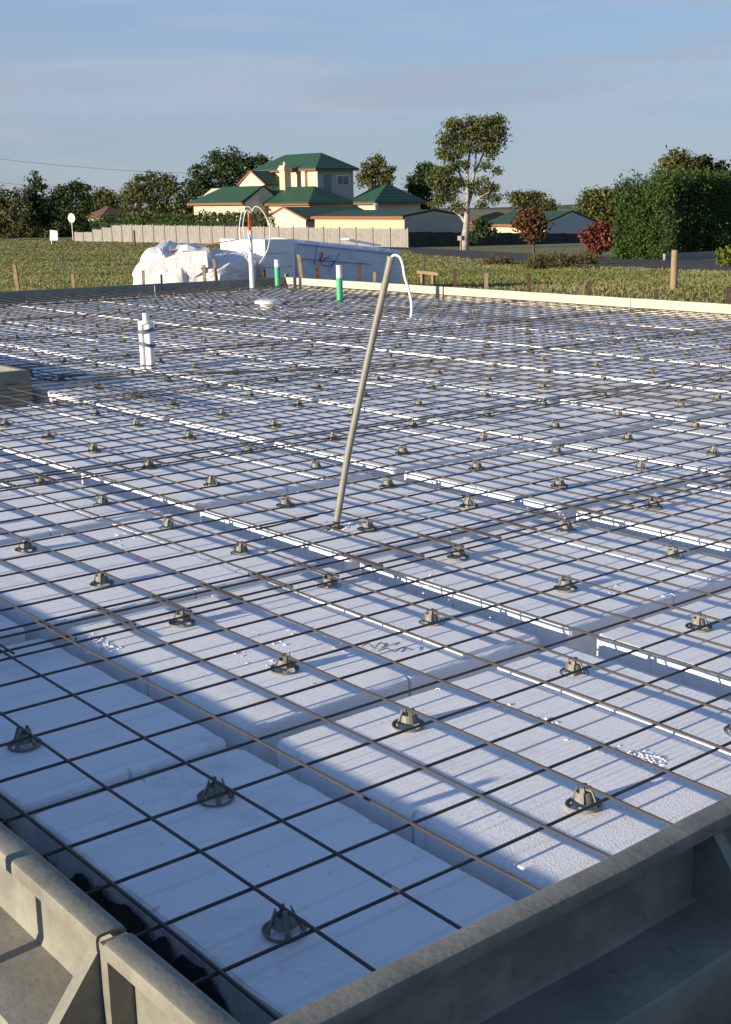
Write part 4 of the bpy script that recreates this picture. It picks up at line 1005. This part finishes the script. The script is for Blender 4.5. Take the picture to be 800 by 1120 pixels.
# clipped hedges: a solid core covered with leaf clumps
def hedge(label, corners, ztops, m, d_leaf, n, core, name='hedge', rag=.25):
    """corners: ground polygon (x, y); ztops per corner"""
    K = len(corners); r = empty(name, (*corners[0][:2], zg(*corners[0][:2])), label, 'hedge')
    cx = sum(c[0] for c in corners) / K; cy = sum(c[1] for c in corners) / K
    sh = [(cx + (c[0] - cx) * .93, cy + (c[1] - cy) * .93) for c in corners]
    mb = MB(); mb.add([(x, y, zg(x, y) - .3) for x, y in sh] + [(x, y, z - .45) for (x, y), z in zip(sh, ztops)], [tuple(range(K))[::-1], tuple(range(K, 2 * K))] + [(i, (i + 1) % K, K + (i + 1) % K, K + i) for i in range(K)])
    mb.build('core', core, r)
    pts = []; per = 24
    per_l = [math.dist(corners[i], corners[(i + 1) % K]) for i in range(K)]; tot = sum(per_l)
    for i in range(K):
        a, b_ = corners[i], corners[(i + 1) % K]; za, zb = ztops[i], ztops[(i + 1) % K]
        k = int(n * per_l[i] / tot / per)
        t = RNG.random(k); x = a[0] + (b_[0] - a[0]) * t; y = a[1] + (b_[1] - a[1]) * t; zt = za + (zb - za) * t
        g = np.array([zg(xx, yy) for xx, yy in zip(x, y)]); z = g + (zt - g) * RNG.random(k)
        pts.append(np.stack([x, y, z], 1))
    k = int(n * .3 / per); w = RNG.dirichlet(np.ones(K) * .6, k); cc = np.array(corners)
    xy = w @ cc[:, :2]; zt = w @ np.array(ztops); pts.append(np.stack([xy[:, 0], xy[:, 1], zt + RNG.normal(size=k) * rag * .6], 1))
    cen = np.concatenate(pts)
    import mathutils
    cen += np.array([tuple(mathutils.noise.noise_vector(Vector(c_) * .45) * rag * 1.3 + mathutils.noise.noise_vector(Vector(c_) * 1.3) * rag * .6) for c_ in cen])
    ct = RNG.random(len(cen))
    p = (cen[:, None] + RNG.normal(size=(len(cen), per, 3)) * np.array([.16, .16, .22])).reshape(-1, 3)
    t = (ct[:, None] * .55 + RNG.random((len(cen), per)) * .45).ravel(); base = OFF[r.name]
    inst('foliage', leaf_mesh('foliage', p - np.array(base), d_leaf * (.6 + .8 * RNG.random(len(p))), m, .45, t, .3), base, r)
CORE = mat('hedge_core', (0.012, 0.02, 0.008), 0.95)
hc = G(734, 284.5); hd_ = dist(hc)
hl = onY(673, 282, hc.y); hr = onX(830, 288, hc.x)
zt1 = P(732, 200, hd_).z; zt0 = onY(673, 206, hc.y).z; zt2 = onX(830, 209, hc.x).z
hedge('tall clipped cypress hedge at right, sunlit on its left face', [(hl.x, hc.y), (hc.x, hc.y), (hc.x, hr.y + 3), (hl.x, hr.y + 3)], [zt0, zt1, zt2, zt2], L_HEDGE, .17, 62000, CORE, rag=.36)
# low wall at the foot of the hedge
q0, q1 = onX(726, 286, hc.x + .5), onX(815, 290, hc.x + .5)
o = MB().box(hc.x + .45, hc.x + .6, q0.y, q1.y, zg(hc.x, q0.y) - .4, zg(hc.x, q0.y) + .35).build('low_wall', mat('low_wall_grey', (0.22, 0.21, 0.2), 0.85, 0, (0.28, 0.27, 0.25), 2.0)); tag(o, 'low grey wall at the foot of the tall hedge', 'wall')
# low hedge behind paling fence
yb = fy + 1.6; a = onY(100, 240, yb).x; b_ = onY(292, 240, yb).x
hedge('long low green hedge above the paling fence left of house', [(a, yb), (b_, yb), (b_, yb + 1.5), (a, yb + 1.5)], [onY(100, 240, yb).z, onY(292, 236, yb).z, onY(292, 236, yb).z, onY(100, 240, yb).z], L_HEDGE, .3, 9000, CORE, rag=.15)

# ------------------------------------------------------------------ signs and posts by the road
b = G(59, 267); d0 = dist(b)
r = empty('sign_board', b, 'white board sign on a post at the left field edge', 'sign')
a0, a1 = P(55, 252, d0), P(64, 262.5, d0)
MB().hexa([P(55, 263, d0), P(63.5, 263, d0), P(63.5, 263, d0) + FH * .06, P(55, 263, d0) + FH * .06], [P(55.2, 251.5, d0), P(63, 252.5, d0), P(63, 252.5, d0) + FH * .06, P(55.2, 251.5, d0) + FH * .06]).build('board', SIGNW, r)
MB().hexa([P(54, 263, d0), P(55, 263, d0), P(55, 263, d0) + FH * .06, P(54, 263, d0) + FH * .06], [P(54.2, 251.5, d0), P(55.1, 251.5, d0), P(55.1, 251.5, d0) + FH * .06, P(54.2, 251.5, d0) + FH * .06]).build('red_edge', SIGNR, r)
q = P(56.5, 262, d0 + .1); MB().tube([(q.x, q.y, b.z - .1), (q.x, q.y, q.z)], .05, 8).build('post', SIGNW, r)
b = G(79, 263.5); d0 = dist(b)
r = empty('road_sign', b, 'round white road sign on a thin pole at left', 'sign')
q = P(78.5, 238.5, d0); MB().tube([(q.x, q.y, b.z - .1), (q.x, q.y, q.z)], .045, 8).build('pole', METAL, r)
mb = MB(); mb.tube([q - FH * .07, q - FH * .05], .24 * d0 / 90, 20)
mb.v = [tuple(Vector(p)) for p in mb.v]; mb.v = [(q.x + (x - q.x), q.y + (y - q.y), q.z + (z - q.z) * 1.35) for x, y, z in mb.v]; mb.build('disc', SIGNW, r)
b = G(148, 270); d0 = dist(b); q = P(148, 252, d0)
o = MB().tube([(b.x, b.y, b.z - .1), (b.x, b.y, q.z)], .09, 10).build('bollard_post', DWOOD, None, b); tag(o, 'dark round post in grass in front of paling fence', 'post')
b = G(504, 274); d0 = dist(b)
r = empty('letter_box', b, 'small letter box on a post beside the gum trunk', 'letter box')
q0, q1 = P(504.5, 273, d0), P(504.5, 263, d0); MB().box(q0.x - .05, q0.x + .05, q0.y - .05, q0.y + .05, b.z - .1, q1.z).build('post', WOOD, r)
q2 = P(504.5, 258, d0); MB().box(q1.x - .22, q1.x + .22, q1.y - .16, q1.y + .16, q1.z + .002, q2.z).build('box', mat('box_grey', (0.25, 0.22, 0.2), 0.6), r)
# power lines
for (a0, a1), lb in ((((-60, 166), (260, 190)), 'upper thin power line crossing the sky at left'), (((-60, 190), (120, 204)), 'lower thin power line above the left trees')):
    p0, p1 = P(*a0, 175), P(*a1, 215); pts = []
    for i in range(13):
        t = i / 12; q = p0.lerp(p1, t); q.z -= 3.0 * t * (1 - t); pts.append(q)
    o = MB().tube(pts, .022, 5).build('power_line', DWOOD); tag(o, lb, 'power line')

# ------------------------------------------------------------------ grass
def grass():
    n = 125000
    d = np.exp(RNG.uniform(math.log(14), math.log(185), n)); l = RNG.uniform(-.46, .36, n) * d
    x = CAM.x + FH.x * d + RH.x * l; y = CAM.y + FH.y * d + RH.y * l
    keep = ~((x > -16.55) & (y < 12.2)) 
    # keep off the roads and behind the fence lines
    def side(p, q, x, y): return (q.x - p.x) * (y - p.y) - (q.y - p.y) * (x - p.x)
    keep &= (side(rdB[0], rdB[1], x, y) < 0) | (side(rdA[0], rdA[1], x, y) > 0)
    keep &= y < 1e9
    sgn = side(rdB[0], rdB[1], CAM.x, CAM.y); sl = side(roadB[0], roadB[1], CAM.x, CAM.y)
    keep &= (side(rdB[0], rdB[1], x, y) * sgn > 0) & (side(roadB[0], roadB[1], x, y) * sl > 0)
    x, y, d = x[keep], y[keep], d[keep]; n = len(x)
    import mathutils
    pat = np.array([mathutils.noise.noise(Vector((a * .16, b * .16, 0))) + .6 * mathutils.noise.noise(Vector((a * .5, b * .5, 3))) for a, b in zip(x, y)])
    k2 = RNG.random(n) < .62 + .5 * pat
    x, y, d, pat = x[k2], y[k2], d[k2], pat[k2]; n = len(x)
    z = np.array([zg(a, b) for a, b in zip(x, y)])
    B = 4; th = RNG.uniform(0, 2 * np.pi, (n, B)); h = (.025 + .05 * RNG.random((n, B)) ** 1.8 + .05 * np.clip(pat, 0, 1)[:, None]) * (1 + d[:, None] * .006); w = (.007 + .0009 * d[:, None]) * np.ones((n, B))
    bx_ = x[:, None] + RNG.normal(size=(n, B)) * .05; by_ = y[:, None] + RNG.normal(size=(n, B)) * .05; lean = RNG.uniform(.1, .6, (n, B)) * h; la_ = RNG.uniform(0, 2 * np.pi, (n, B))
    v = np.empty((n, B, 3, 3)); zz = z[:, None] - .01
    v[..., 0, 0] = bx_ - np.cos(th) * w; v[..., 0, 1] = by_ - np.sin(th) * w; v[..., 0, 2] = zz
    v[..., 1, 0] = bx_ + np.cos(th) * w; v[..., 1, 1] = by_ + np.sin(th) * w; v[..., 1, 2] = zz
    v[..., 2, 0] = bx_ + np.cos(la_) * lean; v[..., 2, 1] = by_ + np.sin(la_) * lean; v[..., 2, 2] = zz + h
    m = n * B; me = bpy.data.meshes.new('grass'); me.vertices.add(3 * m); me.vertices.foreach_set('co', v.ravel())
    me.loops.add(3 * m); me.loops.foreach_set('vertex_index', np.arange(3 * m)); me.polygons.add(m); me.polygons.foreach_set('loop_start', np.arange(m) * 3); me.update(calc_edges=True)
    at = me.attributes.new('tint', 'FLOAT', 'FACE'); tt = np.clip((.42 - .55 * pat)[:, None] + RNG.normal(size=(n, B)) * .22, 0, 1); at.data.foreach_set('value', tt.ravel())
    me.materials.append(L_GRASS); o = inst('grass', me, (0, 0, 0)); o['kind'] = 'stuff'; tag(o, 'rough green and straw coloured grass covering the open field', 'grass')
grass()
